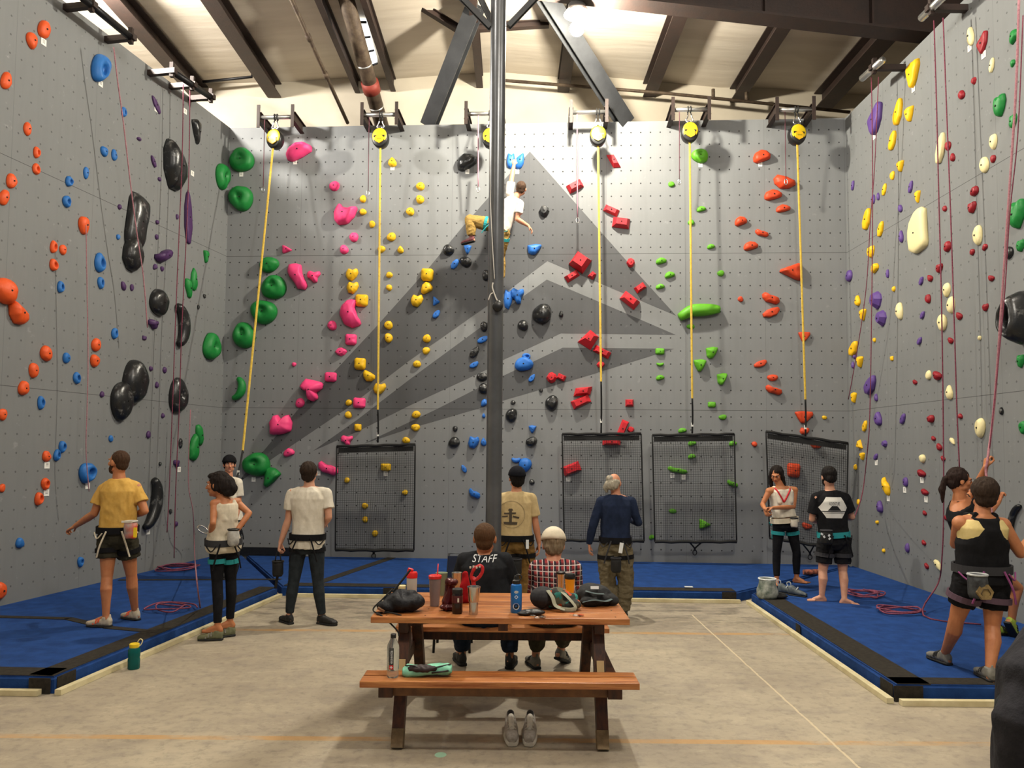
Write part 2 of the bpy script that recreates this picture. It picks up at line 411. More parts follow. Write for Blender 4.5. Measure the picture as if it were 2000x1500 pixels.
mat_obj('blue crash mat with dark edge strips along the left wall',
        [(-3.32, 5.70), (-2.83, 9.42), (-4.2, 12.15), (-4.63, 12.15), (lw(8.09), 8.09), (-6.6, 7.9), (-6.6, 5.82)],
        [([(-3.34, 5.72), (-2.85, 9.40)], .2, 1), ([(-6.58, 5.85), (-3.36, 5.72)], .2, 1)],
        [([(-3.15, 7.12), (-3.75, 7.3), (-4.3, 7.65), (-5.6, 7.75)], .09), ([(-2.95, 10.0), (-4.95, 9.85)], .08)],
        [((-3.50, 5.69), (-3.34, 5.685)), ((-3.312, 5.72), (-3.29, 5.92))])
mat_obj('blue crash mat with a dark front strip along the back wall',
        [(-2.80, 9.50), (2.74, 9.36), (5.1, 11.63), (5.1, 11.66), (-4.15, 12.17)],
        [([(2.72, 9.38), (-2.78, 9.52)], .2, -1)],
        [([(-2.35, 9.7), (-1.78, 12.0)], .14)], [((-1.55, 9.46), (-1.35, 9.455)), ((2.55, 9.36), (2.72, 9.352))])
mat_obj('blue crash mat with dark edge strips along the right wall',
        [(2.80, 5.68), (2.88, 9.28), (5.12, 11.60), (5.12, 5.66)],
        [([(2.83, 5.70), (2.91, 9.26)], .24, -1), ([(2.83, 5.705), (3.6, 5.70), (4.3, 5.74)], .16, 1)],
        [], [((2.795, 5.70), (2.80, 5.9)), ((2.79, 5.675), (3.0, 5.672)), ((2.83, 7.6), (2.835, 7.72))])
for i, (a, b) in enumerate((((-6.6, 5.72), (-3.40, 5.655)), ((-3.27, 5.66), (-2.79, 9.42)), ((-2.72, 9.44), (2.74, 9.27)), ((2.83, 9.25), (2.74, 5.63)), ((2.80, 5.60), (5.1, 5.59)))):
    bm = NB(); beam(bm, (a[0], a[1], .022), (b[0], b[1], .022), .05, .04); struct(obj('trim_%d' % (30 + i), bm, M_TRIM))
# ================================================================== CLIMBING HOLDS
COLS = {'o': ('orange', '#d9531e'), 'O': ('red-orange', '#c9431f'), 'b': ('blue', '#2467ad'), 'B': ('blue', '#2a6cc0'), 'k': ('black', '#1b1c1d'), 'p': ('purple', '#472a57'),
        'V': ('purple', '#5c4286'), 'g': ('green', '#167a33'), 'n': ('pink', '#ee4480'), 'y': ('yellow', '#e2b41a'), 'Y': ('yellow', '#f0bc14'), 'r': ('red', '#c2232d'), 'R': ('dark red', '#8c1521'),
        'l': ('lime green', '#5ba321'), 'c': ('cream', '#e9dca6')}
def hold_mat(k_):
    nm, hx = COLS[k_]
    if 'hold_' + k_ in _M: return _M['hold_' + k_]
    k = NT('hold_plastic_' + nm.replace(' ', '_')); co = k.coord('Object'); base = lin(hx)
    n1 = k.noise(co, 9, 4, .7)
    li = tuple(min(1, x * 1.0 + .035) for x in base[:3]) + (1,)
    if k_ == 'k': li = (.3, .3, .29, 1)
    c = k.mix(k.math('MULTIPLY', k.ramp(n1, .5 if k_ != 'k' else .56, .8), .5 if k_ != 'k' else .9), base, li)
    k.l(c, k.b.inputs['Base Color']); k.rgh(.28 if k_ == 'k' else .5); k.b.inputs['Specular IOR Level'].default_value = .5 if k_ == 'k' else .35
    k.bump(k.noise(co, 70, 3), .25, .004); _M['hold_' + k_] = k.m; return k.m
M_BOLT = mat('bolt_hole', '#0c0b0b', .5, .3)
M_TAG = mat('paper_tag', '#eceae2', .7)
def sq(t, e): return math.copysign(abs(t) ** e, t)
OUT = {  # outlines as closed polygons, y up, unit box
 'tri': [(-.5, .42), (0, .5), (.5, .4), (.3, -.1), (.05, -.5), (-.15, -.45), (-.38, 0)],
 'triu': [(0, .5), (.5, -.4), (.3, -.5), (-.45, -.42), (-.5, -.25)],
 'trir': [(-.5, .5), (-.3, .5), (.5, 0), (.45, -.15), (-.4, -.5), (-.5, -.4)],
 'drop': [(-.05, .5), (.2, .3), (.42, -.05), (.4, -.35), (.15, -.5), (-.2, -.48), (-.45, -.25), (-.42, .05), (-.22, .35)],
 'leaf': [(.42, .5), (.5, .2), (.3, -.25), (-.1, -.5), (-.45, -.45), (-.5, -.15), (-.25, .2), (.1, .42)],
 'square': [(-.5, .38), (-.35, .5), (.4, .45), (.5, .3), (.47, -.35), (.3, -.5), (-.38, -.46), (-.5, -.3)],
 'star': [(-.5, .3), (-.3, .5), (.05, .35), (.42, .45), (.5, .2), (.28, -.1), (.25, -.45), (-.02, -.5), (-.2, -.2), (-.45, -.1)],
 'half': [(-.5, -.05), (-.4, .25), (-.1, .5), (.25, .42), (.5, .12), (.45, -.15), (.1, -.35), (-.3, -.5), (-.48, -.35)],
 'bean': [(-.45, .45), (-.1, .5), (.15, .42), (.2, .1), (.35, -.15), (.5, -.3), (.38, -.5), (.0, -.45), (-.2, -.2), (-.4, -.02), (-.5, .2)],
 'bean2': [(.1, .5), (.3, .45), (.2, .2), (.3, -.1), (.5, -.3), (.45, -.42), (.1, -.5), (-.25, -.4), (-.48, -.05), (-.4, .25), (-.15, .45)],
 'tee': [(-.5, .15), (-.25, .5), (.1, .42), (.5, .3), (.45, .05), (.2, -.1), (.3, -.35), (.05, -.5), (-.15, -.38), (-.1, -.05), (-.35, -.02)],
 'heart': [(-.5, .1), (-.35, .45), (-.12, .5), (0, .2), (.08, .1), (.15, .45), (.35, .5), (.5, .1), (.45, -.3), (.1, -.45), (-.45, -.5)],
 'wavy': [(-.5, .35), (-.35, .5), (-.1, .25), (.15, .2), (.45, 0), (.5, -.3), (.3, -.5), (.0, -.35), (-.3, -.25), (-.48, .05)],
 'gem': [(-.5, 0), (-.25, .42), (.05, .5), (.4, .3), (.5, 0), (.3, -.35), (0, -.5), (-.3, -.35)],
 'box': [(-.5, .5), (.5, .5), (.5, -.5), (-.5, -.5)],
 'quad': [(-.5, -.1), (.1, .5), (.5, .15), (.1, -.5)],
 'rstar': [(-.5, .1), (-.2, .5), (.05, .3), (.5, -.1), (.2, -.5), (-.1, -.25)],
 'shield': [(-.48, .42), (-.1, .5), (.45, .45), (.5, .2), (.2, -.3), (0, -.5), (-.15, -.48), (-.3, -.1)],
 'shieldr': [(.4, .5), (.5, .35), (.4, -.1), (.1, -.4), (-.15, -.5), (-.35, -.25), (-.5, .05), (-.3, .2), (.1, .38)],
 'giant': [(-.5, .05), (-.4, .3), (-.1, .45), (.22, .5), (.42, .42), (.45, .0), (.5, -.32), (.3, -.38), (-.1, -.42), (-.42, -.34)],
 'tear': [(-.35, .5), (.1, .3), (.5, .02), (.5, -.25), (.2, -.5), (-.2, -.5), (-.45, -.15), (-.5, .25)],
 'blob': [(-.3, .5), (.1, .35), (.4, .5), (.5, .15), (.35, -.2), (.05, -.5), (-.35, -.4), (-.5, -.05), (-.42, .25)],
 'foot': [(-.1, .5), (.12, .4), (.1, .1), (.4, -.05), (.5, -.3), (.25, -.5), (-.3, -.45), (-.5, -.1), (-.4, .25)],
 'wedge': [(-.5, .38), (.1, .5), (.5, .42), (.35, .0), (.05, -.45), (-.2, -.5), (-.42, -.3)],
}
def radial(poly, th):
    dx, dy = math.cos(th), math.sin(th); best = .3
    for (x1, y1), (x2, y2) in zip(poly, poly[1:] + poly[:1]):
        ex, ey = x2 - x1, y2 - y1; den = dx * ey - dy * ex
        if abs(den) < 1e-9: continue
        t = (x1 * ey - y1 * ex) / den; s = (x1 * dy - y1 * dx) / den
        if t > 0 and -.001 <= s <= 1.001: best = max(best, t) if best != .3 else t
    return best
def hold_bm(kind, w, h, p, seed):
    """local: x across, z up, y = -out of the wall"""
    bm = NB(); rnd = random.Random(seed)
    if kind in ('arc', 'arcu', 'banana'):
        pts = []; rs = []; K = 13
        for i in range(K):
            t = i / (K - 1)
            if kind == 'banana':
                x = -.46 + .92 * t; y = .12 - .55 * max(0, .3 - t) * 2.4 + .1 * t; r_ = .40 * math.sin(math.pi * (.12 + .78 * t)) ** .5
                pts.append((x * w, -p * .35, y * h)); rs.append(h * r_ * .95)
            else:
                a = math.radians(200 + 140 * t) if kind == 'arc' else math.radians(-80 + 165 * t)
                rad = .42
                pts.append((math.cos(a) * rad * w, -p * .3, math.sin(a) * rad * h + (.30 * h if kind == 'arc' else 0) - (0 if kind == 'arc' else 0)))
                rs.append(min(w, h) * (.25 if kind == 'arc' else .22) * (math.sin(math.pi * (.1 + .8 * t)) ** .6))
        tube(bm, pts, rs, 12)
        if kind == 'banana':
            for v in bm.verts: v.co.y = v.co.y * (p / (h * .5)) * .9
            bm.normal_update()
            for v in bm.verts:
                g = math.sin((v.co.z) / h * 22); v.co.y += .012 * g
        return bm
    facet = kind in ('box', 'quad', 'rstar', 'gem', 'triu')
    poly = OUT.get(kind)
    n = 40
    if facet and kind != 'gem': angs = [math.atan2(y, x) for x, y in poly]
    elif kind == 'gem': angs = [math.atan2(y, x) for x, y in poly]
    else: angs = [2 * math.pi * i / n for i in range(n)]
    def rad(th):
        if poly: return radial(poly, th)
        e = {'oval': 1, 'round': 1, 'dome': .95, 'pocket': 1, 'megaphone': 1}.get(kind, 1)
        return .5 * (1 + .05 * math.sin(2 * th + seed) + .04 * math.sin(3 * th + seed * 2.1))
    ox, oz = (rnd.uniform(-.12, .12), rnd.uniform(-.05, .15))
    rings = []
    if facet:
        prof = [(1, 0), (.97, .25), (.62, 1)] if kind != 'quad' else [(1, 0), (.95, .2), (.4, 1)]
    elif kind == 'pocket': prof = [(1, 0), (1, .3), (.93, .62), (.78, .9), (.62, 1), (.46, .93), (.36, .6), (.3, .3), (.15, .22)]
    elif kind == 'megaphone': prof = [(1, 0), (.95, .3), (.8, .7), (.62, 1), (.5, .97), (.42, .6), (.34, .3), (.15, .2)]
    elif kind == 'cup': prof = [(1, 0), (1, .25), (.93, .55), (.8, .8), (.6, .96), (.42, 1), (.28, .9), (.16, .72), (.08, .65)]
    elif kind in ('giant', 'shield', 'shieldr', 'leaf'): prof = [(1, 0), (1, .4), (.95, .75), (.82, .95), (.55, 1), (.25, 1)]
    else: prof = [(1, 0), (1, .22), (.94, .5), (.8, .76), (.58, .93), (.3, 1)]
    sx = ox if kind not in ('pocket', 'cup', 'megaphone') else (.22 if kind == 'pocket' else 0)
    for ρ, hh in prof:
        ring = []
        for th in angs:
            r = rad(th); k_ = 1 - ρ
            x = (math.cos(th) * r * ρ + sx * k_) * w; z = (math.sin(th) * r * ρ + oz * k_ * (1 if not kind == 'pocket' else .0)) * h
            ring.append(bm.verts.new((x, -p * hh, z)))
        rings.append(ring)
    for A, B in zip(rings, rings[1:]):
        for i in range(len(A)): bm.faces.new((A[i], A[(i + 1) % len(A)], B[(i + 1) % len(B)], B[i]))
    if facet and kind == 'rstar' or kind == 'gem':
        c = bm.verts.new((sx * w, -p * 1.05, oz * h))
        for i in range(len(rings[-1])): bm.faces.new((rings[-1][i], rings[-1][(i + 1) % len(rings[-1])], c))
    else: bm.faces.new(rings[-1])
    bm.faces.new(rings[0][::-1])
    if not facet:
        for v in bm.verts:
            if v.co.y < -1e-5:
                q = v.co * (2.2 / max(w, h)) + Vector((seed, seed * 2, 0)); f = noise.noise(q) * .16 + noise.noise(q * 2.3) * .07
                v.co.y *= 1 + f; s = 1 + .06 * noise.noise(q * 1.7 + Vector((9, 9, 9))); v.co.x *= s; v.co.z *= s
    return bm
SHW = {'tri': 'wedge-shaped', 'triu': 'triangular', 'trir': 'pointed', 'drop': 'teardrop', 'leaf': 'leaf-shaped', 'square': 'squarish', 'star': 'knobbly', 'half': 'half-moon', 'bean': 'bean-shaped',
       'bean2': 'fat curved', 'tee': 'mushroom-shaped', 'heart': 'two-horned', 'wavy': 'wavy', 'gem': 'faceted', 'box': 'angular block', 'quad': 'angular', 'rstar': 'spiky angular', 'shield': 'shield-shaped',
       'shieldr': 'shield-shaped', 'giant': 'flat slab-like', 'tear': 'rounded wedge', 'blob': 'lumpy', 'foot': 'lumpy', 'wedge': 'wedge-shaped', 'arc': 'smile-shaped', 'arcu': 'curved', 'banana': 'long ribbed',
       'oval': 'oval', 'round': 'round', 'dome': 'domed', 'pocket': 'pocketed', 'cup': 'dimpled round', 'megaphone': 'hollow cone'}
# region: (x0, y0) in the photograph, 3.75 px per unit
RG = {'A': (0, 0), 'B': (0, 400), 'C': (0, 780), 'D': (400, 0), 'E': (400, 400), 'F': (400, 780), 'G': (800, 0), 'H': (800, 400), 'I': (800, 780),
      'J': (1200, 0), 'K': (1200, 400), 'L': (1200, 780), 'P': (1600, 0), 'Q': (1600, 400), 'R': (1600, 780)}
# wall, region, colour, then "shape x y w h rot"
HD = '''
L A o|dome 330 215 115 145 -15|dome 240 295 108 122 -10|dome 50 590 100 132 -20|oval 205 943 75 95|pocket 272 1115 62 85|pocket 268 1237 65 85|dome 90 1325 95 112 -20|dome 35 1445 90 120 -20
L A b|pocket 745 495 165 225 -20|pocket 910 820 50 75|dome 768 1108 70 75|dome 840 1135 56 80|oval 633 1265 52 85|pocket 510 1328 70 75|pocket 492 1475 72 90
L A k|tear 1300 1215 225 340|tri 1450 965 100 180 10
L A p|leaf 1145 768 55 130 60|oval 1022 1018 48 28|leaf 1125 1182 40 85 50|oval 1170 1312 32 28
L B o|dome 622 148 105 125|pocket 395 308 62 90|dome 465 328 62 78|pocket 396 440 70 90|dome 50 628 215 180|tear 150 790 180 165|oval 708 1025 78 98|oval 700 1142 78 98|oval 345 1088 103 115|dome 253 1212 90 105|dome 178 1343 95 105
L B b|oval 868 235 30 42|pocket 735 425 88 145|pocket 740 570 56 85|pocket 447 602 62 82|pocket 842 942 55 82|dome 492 1122 66 82|pocket 565 1268 60 88|pocket 303 1450 62 95
L B k|square 1015 125 185 420 -8|drop 985 342 190 285|dome 1178 715 160 200|arcu 1310 880 185 330 5|dome 1005 1300 218 300|dome 905 1435 185 280|cup 1315 1400 150 270|oval 1500 668 24 32|oval 1455 750 22 32
L B p|oval 878 15 32 38|oval 1155 127 35 30|oval 1150 235 30 40|oval 1300 88 24 38|leaf 1380 90 80 390 12|wavy 1210 370 200 110 50|half 1140 455 42 45|oval 1190 468 32 38|oval 908 595 46 65 20|oval 968 605 32 48|star 1130 875 95 72|square 1060 975 38 33|oval 1108 1200 32 36|oval 1208 1210 36 44|drop 1152 1318 38 48|oval 750 1388 36 46
L B g|tri 1515 380 58 95|foot 1425 545 62 165|bean 1385 610 68 140|cup 1560 1038 148 195
L C o|dome 25 110 72 92|dome 345 418 72 82|pocket 335 618 72 85|pocket 288 728 75 92|oval 18 650 56 65|dome 10 1402 110 135
L C b|dome 815 287 40 50|pocket 460 348 64 85|pocket 420 410 60 85|pocket 645 537 132 155|dome 150 1052 72 80|pocket 592 1190 54 75
L C k|arcu 1100 760 190 420 -15|oval 1325 322 34 75|oval 1175 472 22 30|oval 1252 820 24 34
L C p|drop 1195 118 34 38|oval 1090 258 40 55|star 1297 470 58 56|oval 1292 912 28 38
L C g|foot 1430 350 90 200 -10|bean 1465 262 70 155|oval 1640 1290 1 1
B D g|cup 1765 1165 1 1
L A g|cup 1640 1290 135 190
B A g|cup 1765 1165 165 180|cup 1758 1445 170 185
B D n|half 685 1100 195 130 12|dome 947 1360 78 66
B D y|drop 1373 1183 70 72|oval 1578 1362 60 60|oval 1575 1458 60 60|round 1157 1455 48 52
B E g|dome 465 435 140 112|cup 500 600 172 180|cup 425 780 185 180|cup 280 955 165 185|arcu 210 1340 135 175 -15
B E n|bean2 1015 60 185 150 60|oval 1090 235 62 72|dome 1018 326 62 66|trir 600 325 68 60|bean 675 520 150 195|star 795 523 98 90|bean2 1060 790 165 210|dome 930 882 68 68|square 1068 985 84 84|gem 995 1075 90 64|round 652 1168 32 32|square 920 1260 88 72|tee 775 1355 170 170|dome 695 1450 66 68|square 1130 1450 90 78
B E y|round 1157 50 48 48|oval 1503 47 60 58|dome 1224 140 46 50|oval 1365 233 66 62|round 1293 323 52 52|drop 1433 325 52 56|blob 1075 508 92 90|blob 1080 605 88 90|square 1147 698 92 92|round 1350 512 46 46|round 1349 605 44 46|square 1628 510 90 95|half 1625 608 86 90|blob 1552 700 92 92|oval 1344 880 60 63|dome 1344 973 60 66|oval 1625 978 62 56|round 1620 1067 54 53|oval 1553 1165 56 53|square 1135 1163 84 90|tear 1200 1250 88 84|blob 1278 1345 95 84|round 1053 1448 46 46
B F n|heart 550 185 165 150|half 615 390 80 66|star 1038 300 90 76|wavy 900 505 148 110
B F g|cup 372 478 190 182|tri 475 575 118 155 -25
B F y|round 1050 113 54 50|square 1120 205 52 54|oval 1547 110 62 54|dome 1543 205 62 55|oval 1473 300 58 48|square 1325 497 74 58|round 1040 592 42 42|round 1465 682 40 40|round 1172 780 44 44|round 1173 880 44 44|round 1245 983 46 46
B G k|half 418 1180 150 125 10
B G B|blob 740 1175 60 115|drop 810 1175 75 125 -25
B G r|rstar 1495 1175 140 80 -35|box 1212 1360 115 62 28
B H k|gem 985 45 80 90|dome 283 328 80 80|oval 410 415 95 72 -15|dome 560 515 60 75|dome 970 795 140 145|drop 1110 797 38 50|dome 830 880 75 78|dome 545 890 56 72|leaf 475 1077 72 85|oval 532 1260 86 64|dome 540 1345 70 80|round 962 1358 30 30|oval 757 1447 38 30|dome 1042 1450 95 112
B H B|tri 425 325 58 68|leaf 330 432 60 75|wedge 915 325 108 80|trir 195 705 48 68|leaf 195 800 55 62|blob 722 690 70 150|star 790 665 100 120|leaf 535 985 80 56|leaf 472 1170 66 50|dome 835 1165 130 105|pocket 855 1110 60 50|leaf 895 1268 48 58|half 548 1450 50 58
B H r|box 1478 38 110 50 -25|box 1550 128 125 72 -8|box 1250 415 125 115 -35|box 1190 520 105 50 32|quad 1335 515 68 66|gem 1620 422 64 72|box 1690 605 82 48 35|rstar 1615 695 150 140|quad 1310 985 158 150|box 1410 1075 130 52 -28|gem 1400 1170 62 52|gem 1040 1265 80 84|box 1112 1262 62 42 -25|rstar 1270 1365 155 100 35|box 1255 1440 140 62 25|box 1612 1450 60 52
B I k|oval 745 115 85 102 -30|round 333 215 40 40|dome 325 315 84 78|oval 893 310 84 74 20|round 895 605 40 40|oval 900 700 30 32
B I B|drop 543 118 28 36|tri 900 218 60 58|blob 468 315 84 92|drop 542 310 48 62|leaf 397 508 42 58 60|wavy 475 690 84 80|dome 845 480 92 108|arc 780 440 72 66
B I r|box 1560 215 52 130 -22|gem 1620 222 56 48|box 1480 310 132 50|box 1187 508 132 72 22
B J l|cup 630 1137 122 104|oval 418 1348 50 38
B J O|half 1085 1142 130 98|tear 1250 1325 160 100|half 1167 1425 132 82
B K l|half 638 30 70 44|oval 563 128 52 38|half 710 305 60 38|half 345 410 80 52|half 408 512 76 52|half 337 598 68 42|oval 780 500 54 42|banana 625 790 320 120|oval 560 890 58 38|square 335 1073 68 48|arc 335 1165 60 44|half 337 1265 64 42|wedge 718 1082 92 88|tri 630 1175 100 92|wedge 792 1275 78 90|half 715 1462 58 42
B K O|half 1240 25 108 60|half 930 118 92 74|wavy 1083 205 100 60|half 1003 300 108 70|trir 1295 485 158 128 180|wavy 1150 682 128 92|leaf 1150 785 128 78|round 925 690 40 40|shield 1390 965 92 72|leaf 1070 1162 98 58|oval 1160 1265 76 50|wavy 1172 1355 122 78
B L l|half 500 227 64 38|square 715 38 58 42|oval 795 130 58 40|half 572 320 62 42|half 870 322 60 42|half 570 418 60 38|wavy 465 518 148 58|wavy 868 617 80 58|oval 427 818 54 36|trir 665 915 82 74|half 275 1010 42 38
B L O|shield 1388 130 142 90|blob 1395 232 72 54|round 1027 328 40 40|tear 1478 328 84 62|square 1318 520 94 108|oval 1475 830 50 48|tear 1413 925 74 52
B L y|oval 1540 133 38 28
R P Y|shield 680 545 150 180|leaf 575 820 95 175|tri 655 835 95 110|leaf 533 1030 82 125|tri 590 1218 75 80|dome 533 1285 48 60|leaf 475 1388 46 80|tri 717 1440 60 90
R P V|shieldr 405 875 150 210|leaf 245 1358 28 66|drop 430 1437 32 58|oval 393 1460 38 68|leaf 668 1368 44 82
R P c|drop 1105 262 84 142|leaf 1262 478 46 98|leaf 885 1085 95 208|oval 1270 1037 76 118|oval 1205 1208 86 118
R P R|shieldr 1192 315 112 148|gem 1130 592 54 56|drop 1040 690 74 68|dome 940 1068 58 70|drop 975 1150 54 64|dome 1270 1163 56 54|dome 1132 1400 80 68
R P g|half 1420 265 98 102|half 1415 462 46 54|blob 1315 775 122 158|blob 1415 888 78 104
R Q Y|leaf 345 105 78 145|leaf 447 177 60 105|blob 375 345 68 86|half 405 462 70 70|oval 543 617 34 38|drop 278 700 56 80|tri 315 805 66 86|round 403 990 24 32|leaf 248 1052 76 104|tri 293 1150 66 84|square 530 1125 28 36|tri 250 1412 54 78
R Q V|drop 592 25 46 58|drop 598 230 48 92|dome 215 520 58 88|gem 410 700 100 132|gem 448 832 92 118|round 255 1112 26 28|drop 245 1172 30 52|oval 498 505 26 66|leaf 745 558 40 58|leaf 755 808 36 54|leaf 733 997 40 54|leaf 370 1320 96 138|drop 415 1410 34 58
R Q c|giant 715 205 182 350|oval 1155 223 90 138|oval 930 622 66 102|oval 960 735 72 128|oval 895 862 82 126|oval 583 780 66 122|round 1172 975 26 32|oval 797 1248 50 70|drop 950 1372 66 110
R Q R|dome 917 28 40 44|blob 1115 20 82 80|dome 935 305 68 76|blob 875 465 68 66|tear 810 535 50 54|dome 793 688 54 64|dome 1118 345 48 44|half 1212 310 50 50|tear 1258 535 56 48|blob 1215 752 56 56|tear 1022 812 58 60|tear 960 992 48 50|tear 860 1248 76 70|tear 700 1298 38 38
R Q g|blob 1440 70 155 210|blob 1470 300 78 88|blob 1470 1145 72 98
R Q k|dome 1382 350 84 94|megaphone 1430 830 270 400
R R Y|leaf 332 195 42 82|triu 293 328 50 68|tri 313 417 48 58|oval 263 497 30 44|wavy 485 638 70 140|oval 285 753 30 44|oval 422 900 30 27|oval 470 1108 24 32
R R V|drop 428 140 70 104|leaf 610 142 48 78|gem 475 325 48 54|leaf 413 420 36 48|dome 628 605 46 72|drop 440 785 62 92|oval 642 1088 42 66
R R c|oval 1172 208 92 142|half 972 303 30 74 60|round 752 433 54 64|half 865 1210 46 108 60
R R R|dome 812 142 68 54|drop 1030 122 48 40|tear 835 285 40 36|tear 877 347 48 56|tear 905 432 38 40|tear 745 540 72 58|tear 770 678 72 48|tear 770 832 38 38|tear 765 1050 38 40|tear 785 1220 38 44|dome 928 868 38 40
R R g|dome 1490 205 78 104
R R k|oval 1330 85 36 58|arcu 1440 870 110 240 150
'''
WALLS = {'L': (LEFT, 'left wall'), 'B': (BACK, 'back wall'), 'R': (RIGHT, 'right wall')}
ORD = ['', 'first', 'second', 'third', 'fourth', 'fifth', 'sixth', 'seventh', 'eighth', 'ninth', 'tenth', 'eleventh', 'twelfth', 'thirteenth', 'fourteenth', 'fifteenth', 'sixteenth', 'seventeenth', 'eighteenth']
holds = []
for line in HD.strip().split('\n'):
    hd, *its = line.split('|'); W_, rg, ck = hd.split()
    for it in its:
        q = it.split(); kd = q[0]; x, y, w_, h_ = map(float, q[1:5]); rot = float(q[5]) if len(q) > 5 else 0
        if w_ < 5: continue
        holds.append([W_, ck, kd, RG[rg][0] + x / 3.75, RG[rg][1] + y / 3.75, w_ / 3.75, h_ / 3.75, rot])
def band_of(W, z): return 'top' if z > 4.88 else ('middle' if z > 2.44 else 'bottom')
info = []
for i, (W_, ck, kd, px, py, pw, ph, rot) in enumerate(holds):
    W, wn = WALLS[W_]
    c0 = W.hit(px, py); e = .05
    ku = (Vector(proj(c0 + W.u * e)) - Vector(proj(c0))).length / e
    kz = (Vector(proj(c0 + W.v * e)) - Vector(proj(c0))).length / e
    kn = abs(proj(c0 + W.n * e)[0] - proj(c0)[0]) / e
    vol = ck == 'k' and pw > 30
    pf = {'giant': .25, 'shield': .3, 'shieldr': .3, 'leaf': .35, 'megaphone': .9, 'cup': .42, 'box': .75, 'arcu': .5, 'banana': .6}.get(kd, .5)
    if W_ != 'B':
        pf *= .8
        wm = pw / (ku + kn * pf * .8)
        wm = min(wm, ph / kz * 1.5) if kd != 'leaf' else wm
        p = min(pf * wm, .3)
    else:
        wm = pw / ku; p = pf * min(wm, ph / kz)
    hm = ph / kz
    p = max(.03, min(p, .42))
    base = W.hit(px, py, p * .45); base = base - W.n * (base - W.p).dot(W.n)
    info.append((W, wn, W_, ck, kd, px, py, wm, hm, p, rot, base))
groups = {}
for i, t in enumerate(info): groups.setdefault((t[2], COLS[t[3]][0], band_of(t[0], t[11].z)), []).append(i)
rank = {}
for k_, l_ in groups.items():
    for r_, i in enumerate(sorted(l_, key=lambda i: info[i][5])): rank[i] = (r_ + 1, len(l_))
for i, (W, wn, W_, ck, kd, px, py, wm, hm, p, rot, base) in enumerate(info):
    bm = hold_bm(kd, wm, hm, p, i * 1.37 + 1)
    o = obj('climbing_hold', bm, hold_mat(ck), smooth=kd not in ('box', 'quad', 'rstar', 'gem', 'triu'))
    if kd not in ('box', 'quad', 'rstar', 'gem', 'triu'):
        pass
    o.matrix_world = Matrix.Translation(base) @ W.mat() @ Matrix.Rotation(math.radians(-rot), 4, 'Y')
    s = max(wm, hm); sw = 'tiny' if s < .11 else 'small' if s < .2 else 'medium' if s < .34 else 'large' if s < .6 else 'huge'
    r_, n_ = rank[i]; cn = COLS[ck][0]
    if n_ == 1: pos = 'the only %s one' % cn
    elif r_ == 1: pos = 'leftmost %s one' % cn
    elif r_ == n_: pos = 'rightmost %s one' % cn
    else: pos = '%s %s one from left' % (ORD[r_], cn)
    tag(o, '%s %s %s hold, %s, %s %s panels' % (sw, SHW[kd], cn, pos, wn, band_of(W, base.z)), 'climbing hold', '%s climbing holds on the %s' % (cn, wn))
    # bolt
    if s > .12 and kd not in ('pocket', 'arcu', 'megaphone', 'arc', 'banana'):
        b = NB(); f = min(.011, s * .05)
        bvh = BVHTree.FromPolygons([v.co for v in o.data.vertices], [f_.vertices for f_ in o.data.polygons])
        hit = bvh.ray_cast(Vector((0.0, -1, 0)), Vector((0, 1, 0)))[0]
        if hit is not None:
            lathe(b, [(f, 0), (f, .006), (f * .5, .008), (0, .004)], n=8, axis=Matrix.Rotation(math.radians(90), 4, 'X')); bmesh.ops.translate(b, verts=b.verts[:], vec=hit)
            me = bpy.data.meshes.new('bolt'); b.to_mesh(me); b.free(); bo = link('bolt', me, M_BOLT); bo.parent = o
# paper route tags
TG = {'L': 'A 318 308|A 735 612|A 1143 800|A 1355 815|A 1408 1270|C 342 482|C 338 683|C 640 633|C 1310 513|C 1083 968',
      'B': 'A 1768 1277|D 662 1187|D 1375 1230|F 358 585|F 833 540|F 1325 543|G 423 1257|G 788 1257|I 1163 583|J 630 1208|J 1068 1203|L 425 557|L 505 570',
      'R': 'P 405 1000|P 692 652|P 1105 350|P 1207 402|R 420 462|R 508 725|R 628 663|R 755 592|R 785 732'}
M_INK = mat('tag_ink', '#3b3b3b', .8)
for W_, l_ in TG.items():
    W, wn = WALLS[W_]
    for it in l_.split('|'):
        rg, x, y = it.split(); px = RG[rg][0] + float(x) / 3.75; py = RG[rg][1] + float(y) / 3.75
        P = W.hit(px, py); bm = NB(); box(bm, (0, -.004, 0), (.062 if W_ == 'B' else .075, .004, .075))
        near = min(info, key=lambda t: (t[5] - px) ** 2 + (t[6] - 6 - py) ** 2 + (1e6 if t[2] != W_ else 0))
        bw_ = 'upper' if P.z > 4 else 'lower'
        o = obj('route_tag', bm, M_TAG); o.matrix_world = Matrix.Translation(P) @ W.mat()
        r_, n_ = rank[info.index(near)]
        tag(o, 'white tag under the %s %s hold, %s %s panels' % (SHW[near[4]], COLS[near[3]][0] + (', left tag,' if (x == '425') else ', right tag,' if x == '505' else ', upper tag,' if x == '755' else ', lower tag,' if x == '785' else ''), wn, band_of(W, P.z)), 'tag', 'paper route tags on the ' + wn)
        b = NB()
        for q in (.02, .006, -.008): box(b, (0, -.0065, q), (.035, .001, .004))
        me = bpy.data.meshes.new('print'); b.to_mesh(me); b.free(); po = link('print', me, M_INK); po.parent = o
